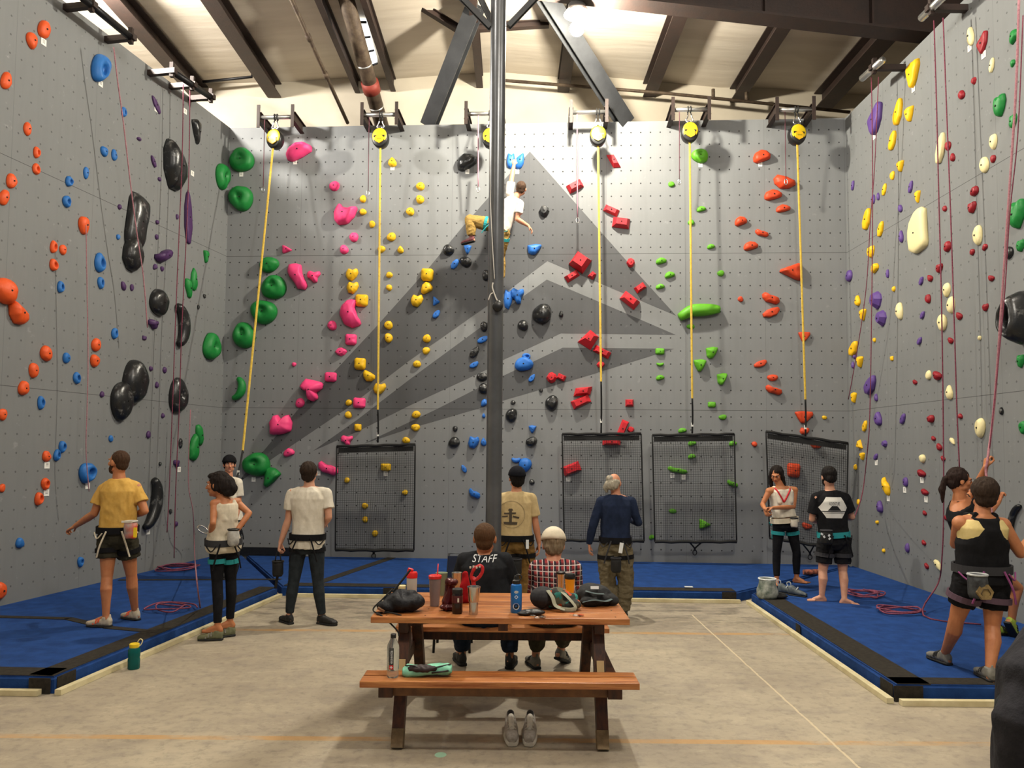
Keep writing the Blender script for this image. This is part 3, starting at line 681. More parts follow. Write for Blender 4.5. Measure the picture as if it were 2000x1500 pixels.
# ================================================================== PEOPLE
V = Vector
def evaluated(bm, voxel, smooth=2, name='tmp'):
    me = bpy.data.meshes.new(name); bm.to_mesh(me); bm.free()
    o = bpy.data.objects.new(name, me); COL.objects.link(o)
    r = o.modifiers.new('r', 'REMESH'); r.mode = 'VOXEL'; r.voxel_size = voxel; r.use_smooth_shade = True
    if smooth: s = o.modifiers.new('s', 'SMOOTH'); s.iterations = smooth; s.factor = .5
    dg = bpy.context.evaluated_depsgraph_get(); ev = o.evaluated_get(dg); m2 = bpy.data.meshes.new_from_object(ev)
    bpy.data.objects.remove(o); bpy.data.meshes.remove(me)
    for p in m2.polygons: p.use_smooth = True
    return m2
def ell(bm, c, r, R=None, seg=14):
    q = bmesh.ops.create_uvsphere(bm, u_segments=seg, v_segments=max(8, seg * 2 // 3), radius=1)
    m = Matrix.Translation(V(c)) @ (R.to_4x4() if R is not None else Matrix()) @ Matrix.Diagonal((r[0], r[1], r[2], 1))
    bmesh.ops.transform(bm, matrix=m, verts=q['verts'])
def limb(bm, pts, rs, n=14, round_a=True, round_b=True, sq=1.0, hint=V((0, 0, 1))):
    """tapered limb; sq flattens along hint-perpendicular"""
    pts = [V(p) for p in pts]
    if round_a: ell(bm, pts[0], (rs[0],) * 3, seg=12)
    if round_b: ell(bm, pts[-1], (rs[-1],) * 3, seg=12)
    tube(bm, pts, list(rs), n)
def ring_loft(bm, rings, n=24):
    """rings: (centre, x-axis, y-axis, a, b[, exponent])"""
    R = []
    for rg in rings:
        c, x, y, a, b = rg[:5]; e = rg[5] if len(rg) > 5 else .85
        R.append([bm.verts.new(c + x * (sq(math.cos(t), e) * a) + y * (sq(math.sin(t), e) * b)) for t in [2 * math.pi * k / n for k in range(n)]])
    for A, B in zip(R, R[1:]):
        for k in range(n): bm.faces.new((A[k], A[(k + 1) % n], B[(k + 1) % n], B[k]))
    bm.faces.new(R[0][::-1]); bm.faces.new(R[-1])
def crumple(me, amp, sc, seed=0, stretch=(1, 1, .45)):
    vs = me.vertices; ns = [v.normal.copy() for v in vs]
    for v, n_ in zip(vs, ns):
        q = V((v.co.x * stretch[0] * sc + seed, v.co.y * stretch[1] * sc, v.co.z * stretch[2] * sc))
        v.co += n_ * (amp * (abs(noise.noise(q)) * -1.6 + .5 + .4 * noise.noise(q * 2.1)))
def skin_mat(nm, hx):
    if nm in _M: return _M[nm]
    k = NT(nm); co = k.coord(); c = k.mix(k.ramp(k.noise(co, 12, 4, .6), .35, .7), lin(hx), tuple(x * y for x, y in zip(lin(hx)[:3], (.86, .74, .7))) + (1,))
    k.l(c, k.b.inputs['Base Color']); k.rgh(.55); k.b.inputs['Subsurface Weight'].default_value = .08; k.b.inputs['Subsurface Radius'].default_value = (.02, .008, .004)
    k.b.inputs['Subsurface Scale'].default_value = .5; _M[nm] = k.m; return k.m
def hair_mat(hx):
    nm = 'hair_' + hx.strip('#')
    if nm in _M: return _M[nm]
    k = NT(nm); co = k.coord(); f = k.noise(k.scale(co, (60, 60, 9)), 1.5, 4, .6)
    c = k.mix(k.ramp(f, .35, .7), tuple(x * .6 for x in lin(hx)[:3]) + (1,), lin(hx)); k.l(c, k.b.inputs['Base Color']); k.rgh(.75); k.b.inputs['Specular IOR Level'].default_value = .25; k.bump(f, 1, .01); _M[nm] = k.m; return k.m
M_EYEW = mat('eye_white', '#e9e4de', .3); M_EYED = mat('eye_dark', '#1e130e', .2); M_LIP = mat('lips', '#9c4a44', .5)
def basis(f, up_=V((0, 0, 1))):
    f = f.normalized(); x = f.cross(up_).normalized(); u = x.cross(f); return x, f, u   # right, forward, up
def head_frame(P):
    x, f, u = basis(V(P['face']), V(P.get('headup', (0, 0, 1)))); return Matrix((x, f, u)).transposed()
def hand(bm, W, d, pn, side, s=1.0, curl=.5, grip=False):
    """W wrist, d direction, pn palm normal, side = thumb side vector"""
    d = d.normalized(); pn = (pn - d * pn.dot(d)).normalized(); side = (side - d * side.dot(d) - pn * side.dot(pn))
    side = side.normalized() if side.length > .05 else d.cross(pn)
    L = [.088, .092, .088, .08]; FL = [.072, .08, .074, .058]; off = [.033, .011, -.011, -.032]
    for i in range(4):
        k0 = W + side * (off[i] * .6 * s) + d * (.01 * s); k1 = W + d * (L[i] * s) + side * (off[i] * s)
        limb(bm, [k0, k1], [.0165 * s, .0125 * s], 8)
        a = curl * (1 + .12 * (i - 1)); p = k1; ang = a * .5; fl = FL[i] * s
        pts = [p]; 
        sp = side * ((.10 - .065 * i))
        for seg, ln in enumerate((.44, .32, .26)):
            dd = (d * math.cos(ang) + pn * math.sin(ang) + sp * (1 if seg == 0 else .6)).normalized()
            p = p + dd * (fl * ln); pts.append(p); ang += a * (1.2 if seg == 0 else .9)
        limb(bm, pts, [.0105 * s, .0098 * s, .0090 * s, .0078 * s], 8)
    t0 = W + d * (.02 * s) + side * (.022 * s); t1 = t0 + (d * .55 + side * .6 + pn * .3).normalized() * (.042 * s)
    t2 = t1 + (d * .85 + side * (.35 - .5 * curl) + pn * (.2 + .5 * curl)).normalized() * (.032 * s); t3 = t2 + (d * .9 - side * (.5 * curl) + pn * (.3 + .6 * curl)).normalized() * (.026 * s)
    limb(bm, [t0, t1, t2, t3], [.017 * s, .0135 * s, .0115 * s, .0095 * s], 8)
def shoe(parent, name, ankle, toe, ground, col, sole, s=1.0, accent=None, label=None):
    """ankle point, toe direction on ground; ground = z"""
    A = V(ankle); d = V(toe); d.z = d.z; d.normalize(); x = d.cross(V((0, 0, 1))).normalized(); u = x.cross(d)
    base = A - u * (A - V((0, 0, 0))).dot(u) + u * 0
    gz = ground
    heel = V((A.x, A.y, 0)) - V((d.x, d.y, 0)).normalized() * .055 * s if d.z == 0 else A - d * .055 * s
    if d.z == 0: heel.z = gz
    else: heel = A - d * .05 * s - u * .085 * s
    L = .265 * s; prof = [(0, .028, .06), (.08, .034, .075), (.25, .036, .078), (.45, .038, .058), (.65, .045, .046), (.85, .04, .036), (.97, .022, .024)]
    bm = NB(); ring_loft(bm, [(heel + d * (L * t) + u * (.02 + h / 2) * s, x, u, w * s, h / 2 * s + .006, .8) for t, w, h in prof])
    limb(bm, [heel + d * .06 * s + u * .05 * s, heel + d * .055 * s + u * .105 * s], [.04 * s, .037 * s], round_b=False)
    limb(bm, [heel + d * .015 * s + u * .06 * s, heel + d * .012 * s + u * .125 * s], [.024 * s, .008 * s], 8)
    me = evaluated(bm, .007, 1); crumple(me, .004, 30, A.x); o = link(name, me, col); attach(o, parent, label)
    bm = NB(); ring_loft(bm, [(heel + d * (L * t - .004) + u * (.012 * s), x, u, (w + .004) * s, .013 * s, .6) for t, w, h in prof])
    me = evaluated(bm, .006, 1); so = link('sole', me, sole); attach(so, o)
    if accent:
        bm = NB()
        for t in (.42, .52, .62): 
            c = heel + d * (L * t) + u * (.085 - .12 * (t - .42)) * s; tube(bm, [c - x * .042 * s - u * .03, c - x * .03 * s - u * .004, c + u * .01 * s, c + x * .03 * s - u * .004, c + x * .042 * s - u * .03], .009 * s, 6)
        me = bpy.data.meshes.new('strap'); bm.to_mesh(me); bm.free(); q = link('strap', me, accent, smooth=True); attach(q, o)
    return o
def attach(o, parent, label=None):
    o.parent = parent; o.matrix_parent_inverse = parent_world(parent).inverted()
    if label: o['label'] = label
def stick(verts2d, me, origin, x, y, n, off=.0025):
    pass
def person(nm, P):
    """P holds joints in world space; builds body, hair and clothes under one Empty"""
    s = P.get('s', 1.0); J = P['J']; gz = P.get('gz', 0)
    pel = (J['lh'] + J['rh']) / 2; nk = J['nk']; ub = (nk - pel).normalized()
    root = empty('person', (pel.x, pel.y, gz), P['label'], 'person')
    xh = (J['rh'] - J['lh']).normalized(); xs = (J['rs'] - J['ls']).normalized()
    def fr(x): 
        x = (x - ub * x.dot(ub)).normalized(); return x, ub.cross(x) * 1.0
    bd = P.get('build', 1.0); hipw = P.get('hip', 1.0)
    L = (nk - pel).length
    SW = (J['rs'] - J['ls']).length / 2
    def station(t, a, b, f=0, e=.85, infl=0):
        x = xh.lerp(xs, max(0, min(1, t))).normalized(); x, y = fr(x)
        bend = P.get('bend', 0) * math.sin(math.pi * max(0, min(1, t)))
        return (pel + ub * (L * t) + y * (f + bend), x, y, a * s + infl, b * s + infl, e)
    # y = ub x x : forward of the body when x is to the person's right ... flipped for safety
    TOR = [(-.16, .11 * hipw, .085), (-.06, .163 * hipw, .118), (.06, .168 * hipw, .122), (.25, .142 * bd, .105 * bd), (.42, .138 * bd, .104 * bd), (.62, .158 * bd, .118 * bd), (.8, .172 * bd, .115 * bd), (.92, .13 * bd, .09), (1.0, .07, .065)]
    TOR = [(t, (a if t < .55 else a * (SW / (.175 * s))), b) for t, a, b in TOR]
    H = head_frame(P); hc = J['hd']
    hs = P.get('hs', 1.0) * s
    h = lambda x, y, z: hc + H @ V((x * hs, y * hs, z * hs))
    # ---------------------------------------------------------------- body
    bm = NB()
    ring_loft(bm, [station(*q) for q in TOR])
    ar = P.get('arm', 1.0); lr = P.get('leg', 1.0)
    for k in 'lr':
        S, E_, W_ = J[k + 's'], J[k + 'e'], J[k + 'w']
        limb(bm, [nk - ub * .03, S + ub * .005], [.055 * s, .05 * s])
        ell(bm, S, (.056 * s * ar,) * 3)
        m1 = S.lerp(E_, .4); m2 = E_.lerp(W_, .3)
        limb(bm, [S, m1, E_], [.052 * s * ar, .047 * s * ar, .037 * s * ar]); limb(bm, [E_, m2, W_], [.038 * s * ar, .040 * s * ar, .025 * s])
        hd = P['hand'][k]; hand(bm, W_, V(hd[0]), V(hd[1]), V(hd[2]), s * .95, hd[3])
        Hp, K, A = J[k + 'h'], J[k + 'k'], J[k + 'a']
        m1 = Hp.lerp(K, .45); m2 = K.lerp(A, .3); back = V(P['front']) * -.02 * s
        limb(bm, [Hp, m1, K], [.088 * s * lr * hipw ** .5, .075 * s * lr, .052 * s * lr]); limb(bm, [K, m2 + back, K.lerp(A, .6) + back * .5, A], [.052 * s * lr, .055 * s * lr, .042 * s * lr, .032 * s])
        # foot
        td = V(P['toe'][k]).normalized(); x = td.cross(V((0, 0, 1))).normalized(); u = x.cross(td)
        heel = A - td * .03 * s - u * .045 * s
        limb(bm, [A, heel], [.033 * s, .03 * s]); limb(bm, [A - u * .01, A + td * .09 * s - u * .04 * s], [.032 * s, .024 * s]); limb(bm, [heel - u * .005, heel + td * .17 * s - u * .008], [.028 * s, .02 * s])
        if P.get('bare'):
            for i in range(5):
                o_ = (i - 2) * .018 * s * (1 if k == 'l' else -1); b0 = heel + td * .13 * s + x * o_ * .8 - u * .008; limb(bm, [b0, b0 + td * (.075 - .006 * abs(i - 1)) * s + x * o_ * .35], [.014 * s, .0095 * s if i else .012 * s], 8)
    ell(bm, h(0, -.012, .025), (.076 * hs, .094 * hs, .092 * hs), H); ell(bm, h(0, .018, -.04), (.058 * hs, .068 * hs, .07 * hs), H)
    ell(bm, h(0, .062, -.083), (.026 * hs, .022 * hs, .02 * hs), H); ell(bm, h(0, -.03, -.045), (.055 * hs, .055 * hs, .06 * hs), H)
    for i in (-1, 1):
        ell(bm, h(i * .036, .06, -.012), (.026 * hs, .022 * hs, .026 * hs), H); ell(bm, h(i * .079, -.002, -.002), (.011 * hs, .02 * hs, .031 * hs), H)
        limb(bm, [h(i * .012, .088, .034), h(i * .045, .074, .032)], [.010 * hs, .009 * hs], 8)
        ell(bm, h(i * .045, .02, -.06), (.02 * hs, .03 * hs, .024 * hs), H)
    limb(bm, [h(0, .086, .028), h(0, .104, -.008), h(0, .11, -.02)], [.009 * hs, .011 * hs, .013 * hs], 8)
    for i in (-1, 1): ell(bm, h(i * .012, .096, -.023), (.009 * hs,) * 3)
    limb(bm, [h(-.018, .08, -.046), h(0, .087, -.044), h(.018, .08, -.046)], [.007 * hs, .009 * hs, .007 * hs], 8)
    limb(bm, [h(-.014, .08, -.056), h(.014, .08, -.056)], [.009 * hs, .009 * hs], 8)
    limb(bm, [nk - ub * .02, nk.lerp(hc, .4), h(0, -.025, -.05)], [.066 * s, .055 * s, .054 * s])
    me = evaluated(bm, .0062, 2); body = link('body', me, P['skin']); attach(body, root)
    # face
    if P.get('facey', True):
        for i in (-1, 1):
            q = NB(); ell(q, (0, 0, 0), (.0115 * hs,) * 3, seg=12); 
            for f in q.faces: f.material_index = 0; f.smooth = True
            e1 = bpy.data.meshes.new('eye'); q.to_mesh(e1); q.free(); e1.materials.append(M_EYEW); e1.transform(Matrix.Translation(h(i * .031, .069, .012))); eo = link('eye', e1); attach(eo, root)
            q = NB(); ell(q, h(i * .031, .0785, .012), (.0065 * hs, .003 * hs, .0065 * hs), H, 10); e2 = bpy.data.meshes.new('iris'); q.to_mesh(e2); q.free(); io = link('iris', e2, M_EYED); attach(io, eo)
            q = NB(); tube(q, [h(i * .014, .093, .029), h(i * .032, .090, .035), h(i * .05, .074, .030)], [.0035 * hs, .0045 * hs, .003 * hs], 6); e3 = bpy.data.meshes.new('eyebrow'); q.to_mesh(e3); q.free(); attach(link('eyebrow', e3, P['hairm']), root)
        q = NB(); tube(q, [h(-.022, .083, -.05), h(-.008, .0935, -.0475), h(0, .0945, -.0495), h(.008, .0935, -.0475), h(.022, .083, -.05)], [.003 * hs, .0055 * hs, .006 * hs, .0055 * hs, .003 * hs], 8); e3 = bpy.data.meshes.new('lips'); q.to_mesh(e3); q.free(); attach(link('lips', e3, M_LIP, smooth=True), root)
    # hair
    hk = P.get('hair', 'short')
    if hk:
        bm = NB(); inf = {'buzz': .004, 'thin': .005}.get(hk, .013)
        if hk != 'wavytail': ell(bm, h(0, -.027, .04), ((.078 + inf) * hs, (.085 + inf) * hs, (.084 + inf) * hs), H, 18)
        ell(bm, h(0, -.052, -.01), ((.064 + inf) * hs, (.05 + inf) * hs, (.065 + inf) * hs), H, 14)
        if hk == 'bob':
            ell(bm, h(0, -.08, .0), (.092 * hs, .09 * hs, .095 * hs), H, 16); ell(bm, h(0, -.11, -.06), (.07 * hs, .06 * hs, .05 * hs), H); ell(bm, h(.0, .03, .09), (.06 * hs, .06 * hs, .03 * hs), H); ell(bm, h(0, -.15, -.03), (.05 * hs, .04 * hs, .06 * hs), H)
            for i in (-1, 1): ell(bm, h(i * .068, -.02, .0), (.024 * hs, .05 * hs, .055 * hs), H)
        if hk == 'curly': ell(bm, h(0, -.02, .055), (.098 * hs, .105 * hs, .09 * hs), H, 16)
        if hk == 'long':
            for i in (-1, 1):
                limb(bm, [h(i * .06, .01, .06), h(i * .082, .015, -.02), h(i * .085, .02, -.12), h(i * .075, .04, -.24)], [.03 * hs, .028 * hs, .03 * hs, .014 * hs])
            limb(bm, [h(0, -.07, .0), h(0, -.08, -.12), h(0, -.075, -.26)], [.07 * hs, .06 * hs, .03 * hs])
        if hk == 'tail':
            limb(bm, [h(0, -.08, .04), h(0, -.13, .01), h(0, -.15, -.1), h(.0, -.13, -.22)], [.03 * hs, .026 * hs, .03 * hs, .01 * hs])
            for i in (-1, 1): ell(bm, h(i * .066, -.01, .035), (.02 * hs, .05 * hs, .045 * hs), H)
        if hk == 'wavytail':
            ell(bm, h(0, -.045, .012), (.088 * hs, .068 * hs, .05 * hs), H); ell(bm, h(-.03, -.07, .05), (.05 * hs, .05 * hs, .045 * hs), H); ell(bm, h(-.02, -.085, -.02), (.07 * hs, .045 * hs, .06 * hs), H); limb(bm, [h(-.06, -.075, -.0), h(-.085, -.07, -.06), h(-.08, -.06, -.1)], [.03 * hs, .035 * hs, .02 * hs])
        hme = evaluated(bm, .0065, 1); crumple(hme, .0075 if hk in ('bob', 'short', 'long', 'tail', 'wavytail') else .003, 38, stretch=(1, 1, .3)); ho = link('hair', hme, P['hairm']); attach(ho, root)
    if P.get('beard'):
        bm = NB(); ell(bm, h(0, .042, -.078), (.05 * hs, .05 * hs, .04 * hs), H)
        for i in (-1, 1): limb(bm, [h(i * .066, .012, -.01), h(i * .058, .03, -.06)], [.014 * hs, .02 * hs])
        hme = evaluated(bm, .0065, 1); crumple(hme, .004, 60); attach(link('beard', hme, P['hairm']), root)
    # ---------------------------------------------------------------- clothes
    T = P.get('top')
    if T:
        bm = NB(); hem = T.get('hem', .02); inf = T.get('inf', .017)
        st = [q for q in TOR if q[0] > hem + .05]
        def at(t):
            for (t0, a0, b0), (t1, a1, b1) in zip(TOR, TOR[1:]):
                if t0 <= t <= t1: f = (t - t0) / (t1 - t0); return (t, a0 + (a1 - a0) * f, b0 + (b1 - b0) * f)
        loose = T.get('loose', .008)
        rings = []
        for q in [at(hem)] + [q for q in st if q[0] < .99]:
            k_ = inf + (loose if q[0] < .6 else 0); rings.append(station(q[0], max(q[1], .15 * bd if q[0] < .6 else 0), q[2], infl=k_))
        rings.append(station(1.0, .075, .07, infl=inf * .5)) if not T.get('tank') else None
        if T.get('tank'): rings = rings[:-1] if False else rings
        ring_loft(bm, rings)
        if not T.get('tank'):
            for k in 'lr':
                S, E_, W_ = J[k + 's'], J[k + 'e'], J[k + 'w']
                limb(bm, [nk - ub * .035, S + ub * .004], [.06 * s, .057 * s])
                ell(bm, S - ub * .008, (.063 * s * ar,) * 3)
                if T.get('sleeve', 'short') == 'short': limb(bm, [S, S.lerp(E_, T.get('slen', .62))], [.062 * s * ar, .072 * s * ar], round_b=False)
                else:
                    m2 = E_.lerp(W_, .3); limb(bm, [S, S.lerp(E_, .45), E_], [.064 * s * ar, .056 * s * ar, .05 * s]); limb(bm, [E_, m2, W_], [.05 * s, .05 * s, .036 * s], round_b=False)
        else:
            for k in 'lr':
                S = J[k + 's']; a = S.lerp(nk, .42) + ub * .015
                for q in (-1, 1):
                    y = fr(xs)[1]; limb(bm, [a, a - ub * .05 + y * q * .075 * s, S.lerp(nk, .55) - ub * .16 + y * q * .1 * s], [.026 * s, .028 * s, .035 * s])
                limb(bm, [a, a], [.03 * s, .03 * s])
        me = evaluated(bm, .0075, 2); crumple(me, T.get('cr', .010), 8, seed=J['nk'].x * 3); crumple(me, T.get('cr', .010) * .35, 22, seed=J['nk'].x)
        to = link(T.get('name', 'tee_shirt'), me, T['m']); attach(to, root, T.get('label'))
        P['_top'] = to
    B = P.get('bottom')
    if B:
        bm = NB(); inf = B.get('inf', .012); wst = B.get('waist', .16)
        rings = [station(t, a, b, infl=inf) for t, a, b in TOR if t < wst]
        rings.append(station(wst, .15 * hipw, .112, infl=inf))
        ring_loft(bm, rings)
        for k in 'lr':
            Hp, K, A = J[k + 'h'], J[k + 'k'], J[k + 'a']; ln = B['len']; m1 = Hp.lerp(K, .45)
            r0_, r1_, r2_ = .092 * s * lr * hipw ** .5 + inf, .078 * s * lr + inf, .056 * s * lr + inf
            if ln <= 1:
                e_ = Hp.lerp(K, ln); re = r1_ + (r2_ - r1_) * max(0, (ln - .45) / .55) + B.get('flare', 0)
                pts, rs = ([Hp, m1, e_], [r0_, r1_ + B.get('flare', 0) * .6, re]) if ln > .5 else ([Hp, e_], [r0_, re])
                limb(bm, pts, rs, round_b=False)
            else:
                fl = B.get('flare', 0); back = V(P['front']) * -.015 * s
                limb(bm, [Hp, m1, K], [r0_, r1_ + fl, r2_ + fl]); limb(bm, [K, K.lerp(A, .35) + back, K.lerp(A, .7) + back * .5, K.lerp(A, ln - 1)], [r2_ + fl, .056 * s * lr + inf + fl, .044 * s * lr + inf + fl, .036 * s + inf + fl], round_b=False)
        me = evaluated(bm, .0075, 2); crumple(me, B.get('cr', .008), 10, seed=3 + J['nk'].x, stretch=(1, 1, 1.3)); crumple(me, B.get('cr', .008) * .4, 24, seed=J['nk'].x, stretch=(1, 1, 1.6))
        bo = link(B.get('name', 'trousers'), me, B['m']); attach(bo, root, B.get('label'))
    # harness
    if P.get('harness'):
        hm, lm = P['harness'][:2]
        bm = NB()
        t = P.get('belt_t', .16); c, x, y, a, b, e = station(t, .155 * hipw, .115, infl=.04)
        for z0 in (0,):
            N = 28
            lo = [bm.verts.new(c - ub * .032 + x * (sq(math.cos(q), .9) * a) + y * (sq(math.sin(q), .9) * b)) for q in [2 * math.pi * i / N for i in range(N)]]
            hi = [bm.verts.new(v.co + ub * .064) for v in lo]
            lo2 = [bm.verts.new(c + (v.co - c) * .93) for v in lo]; hi2 = [bm.verts.new(c + (v.co - c) * .93) for v in hi]
            for i in range(N):
                j = (i + 1) % N; bm.faces.new((lo[i], lo[j], hi[j], hi[i])); bm.faces.new((hi[i], hi[j], hi2[j], hi2[i])); bm.faces.new((lo2[j], lo2[i], hi2[i], hi2[j])); bm.faces.new((lo[j], lo[i], lo2[i], lo2[j]))
        me = bpy.data.meshes.new('harness'); bmesh.ops.recalc_face_normals(bm, faces=bm.faces[:]); bm.to_mesh(me); bm.free(); ha = link('harness', me, hm, smooth=True); attach(ha, root, P.get('hlabel'))
        rm = P['harness'][2] if len(P['harness']) > 2 else hm
        for i in (-1, 1):
            bm = NB(); pts = [c + x * (i * a * .35) - y * b * P.get('bk', 1) * 1.0, c - ub * .13 + x * (i * a * .6) - y * b * P.get('bk', 1) * 1.12, c - ub * .24 + x * (i * a * .75) - y * b * P.get('bk', 1) * 1.0]
            tube(bm, wiggle(pts, 4), .008, 6); me = bpy.data.meshes.new('riser'); bm.to_mesh(me); bm.free(); attach(link('riser', me, rm, smooth=True), ha); bm = NB()
            g = [c + x * (i * a * .55) - y * b * P.get('bk', 1) * .92 - ub * .02, c + x * (i * a * .8) - y * b * P.get('bk', 1) * .8 - ub * .07, c + x * (i * a * 1.0) - y * b * P.get('bk', 1) * .4 - ub * .02]
            tube(bm, wiggle(g, 5), .006, 6); me = bpy.data.meshes.new('gear_loop'); bm.to_mesh(me); bm.free(); attach(link('gear_loop', me, rm, smooth=True), ha)
        for k in 'lr':
            Hp, K = J[k + 'h'], J[k + 'k']; p0 = Hp.lerp(K, P.get('loop_t', .27)); dd = (K - Hp).normalized(); xx, yy = frame_of(dd, V(P['front'])); bm = NB()
            r_ = .083 * s * lr * hipw ** .5 + P['bottom'].get('inf', .012) + P['bottom'].get('flare', 0) * .5 + .014
            for q in (-1, 1): pass
            N = 20; A0 = []
            for o_, rr in ((-.022, r_), (.022, r_), (.022, r_ * .9), (-.022, r_ * .9)): A0.append([bm.verts.new(p0 + dd * o_ + xx * (math.cos(2 * math.pi * i / N) * rr) + yy * (math.sin(2 * math.pi * i / N) * rr)) for i in range(N)])
            for m_ in range(4):
                A_, B_ = A0[m_], A0[(m_ + 1) % 4]
                for i in range(N): bm.faces.new((A_[i], A_[(i + 1) % N], B_[(i + 1) % N], B_[i]))
            bmesh.ops.recalc_face_normals(bm, faces=bm.faces[:])
            me = bpy.data.meshes.new('leg_loop'); bm.to_mesh(me); bm.free(); attach(link('leg_loop', me, lm, smooth=True), ha)
    if P.get('shoe'):
        for k in 'lr':
            c_, so, ac = P['shoe'][:3]; shoe(root, 'shoe', J[k + 'a'] - V((0, 0, 0)), P['toe'][k], P['sg'][k] if 'sg' in P else gz, c_, so, s * .98, ac)
    P['root'] = root; P['h'] = h; P['H'] = H; P['hsz'] = hs; P['station'] = station; P['fr'] = fr; P['ub'] = ub; P['pel'] = pel; P['body'] = body
    return P
def cap(P, m, back=False, band=None, name='cap', label=None):
    h, H, hs = P['h'], P['H'], P['hsz']; sg = -1 if back else 1
    bm = NB(); q = bmesh.ops.create_uvsphere(bm, u_segments=24, v_segments=14, radius=1)
    bmesh.ops.delete(bm, geom=[v for v in bm.verts if v.co.z < -.05], context='VERTS')
    es = [e for e in bm.edges if e.is_boundary]; r = bmesh.ops.extrude_edge_only(bm, edges=es); 
    for v in [g for g in r['geom'] if isinstance(g, bmesh.types.BMVert)]: v.co *= .93
    R = Matrix.Translation(h(0, -.014, .04)) @ H.to_4x4() @ Matrix.Diagonal((.101 * hs, .118 * hs, .112 * hs, 1)); bmesh.ops.transform(bm, matrix=R, verts=bm.verts[:])
    for f in bm.faces: f.smooth = True
    me = bpy.data.meshes.new(name); bm.to_mesh(me); bm.free(); o = link(name, me, m); attach(o, P['root'], label)
    bm = NB(); pts = []
    N = 12; up_ = []; lo_ = []
    for i in range(N + 1):
        a = math.pi * (i / N); x = math.cos(a) * .075; y = (.07 + math.sin(a) * .095) * sg - .012; z = .034 - .02 * math.sin(a) + .012 * (1 - abs(math.cos(a)))
        up_.append(bm.verts.new(h(x, y, z + .004))); lo_.append(bm.verts.new(h(x, y, z - .002)))
    c1 = bm.verts.new(h(0, .05 * sg, .047)); c2 = bm.verts.new(h(0, .05 * sg, .04))
    for i in range(N): bm.faces.new((up_[i], up_[i + 1], c1)); bm.faces.new((lo_[i + 1], lo_[i], c2)); bm.faces.new((up_[i + 1], up_[i], lo_[i], lo_[i + 1]))
    bmesh.ops.recalc_face_normals(bm, faces=bm.faces[:]); me = bpy.data.meshes.new('brim'); bm.to_mesh(me); bm.free(); attach(link('brim', me, band or m), o)
    return o
def decal(P, polys, c_uv, size, m, name, toward=-1, onto='_top', origin=None, n=None, xax=None):
    """flat shapes (list of 2-D polygons with holes already cut) wrapped on the shirt back; toward: camera side"""
    me = P[onto].data; bvh = BVHTree.FromPolygons([v.co.copy() for v in me.vertices], [p.vertices[:] for p in me.polygons])
    bm = NB()
    for poly in polys:
        vs = [bm.verts.new((x, y, 0)) for x, y in poly]
        try: bm.faces.new(vs)
        except Exception: pass
    bmesh.ops.triangulate(bm, faces=bm.faces[:])
    for _ in range(5):
        es = [e for e in bm.edges if e.calc_length() * size > .02]
        if not es: break
        bmesh.ops.subdivide_edges(bm, edges=es, cuts=1, use_grid_fill=False); bmesh.ops.triangulate(bm, faces=bm.faces[:])
    x = V(xax).normalized(); u = V((0, 0, 1)); nn = V(n).normalized()
    for v in bm.verts:
        q = V(origin) + x * (v.co.x * size + c_uv[0]) + u * (v.co.y * size + c_uv[1]) - nn * .6
        hit, nrm, _, _ = bvh.ray_cast(q, nn); 
        v.co = (hit - nn * .003) if hit is not None else q + nn * .55
    bmesh.ops.recalc_face_normals(bm, faces=bm.faces[:])
    me2 = bpy.data.meshes.new(name); bm.to_mesh(me2); bm.free(); o = link(name, me2, m); attach(o, P[onto]); return o
def text_polys(txt, size=1.0, shear=0):
    cu = bpy.data.curves.new('t', 'FONT'); cu.body = txt; cu.align_x = 'CENTER'; cu.align_y = 'CENTER'; cu.size = size; cu.shear = shear; cu.resolution_u = 3
    o = bpy.data.objects.new('t', cu); COL.objects.link(o); dg = bpy.context.evaluated_depsgraph_get(); me = bpy.data.meshes.new_from_object(o.evaluated_get(dg))
    out = [[(me.vertices[i].co.x, me.vertices[i].co.y) for i in p.vertices] for p in me.polygons]
    bpy.data.objects.remove(o); bpy.data.curves.remove(cu); bpy.data.meshes.remove(me); return out
def JT(Y, **k):
    """joints: name = (px, py[, extra depth])"""
    return {n: atY(v[0], v[1], Y + (v[2] if len(v) > 2 else 0)) for n, v in k.items()}
SK1 = skin_mat('skin_light', '#c98f6f'); SK2 = skin_mat('skin_tan', '#b97a50'); SK3 = skin_mat('skin_pale', '#cf9c80')
BLACK = cloth('black_cloth', '#131315', '#1b1b1e'); DK = cloth('charcoal_leggings', '#22262a', '#2c3236')
M_HB = cloth('harness_black', '#17171a'); M_HG = cloth('harness_grey', '#3a3a3d'); M_TEAL = cloth('harness_teal', '#2f8f92'); M_CREAMC = cloth('cream_cloth', '#d8cdb8', '#c9bfa9'); M_WHITE = cloth('white_cotton', '#d9d2c3', '#cbc3b2')
SHB = mat('black_shoe', '#141414', .6); SHG = mat('grey_shoe', '#77756c', .7); SOLE = mat('black_rubber', '#0f0f0f', .7)
DN = V((0, 0, -1)); FWD = V((0, 1, 0)); BWD = V((0, -1, 0)); LFT = V((-1, 0, 0)); RGT = V((1, 0, 0))
HNG = lambda k: (DN, LFT if k == 'r' else RGT, FWD, .5)

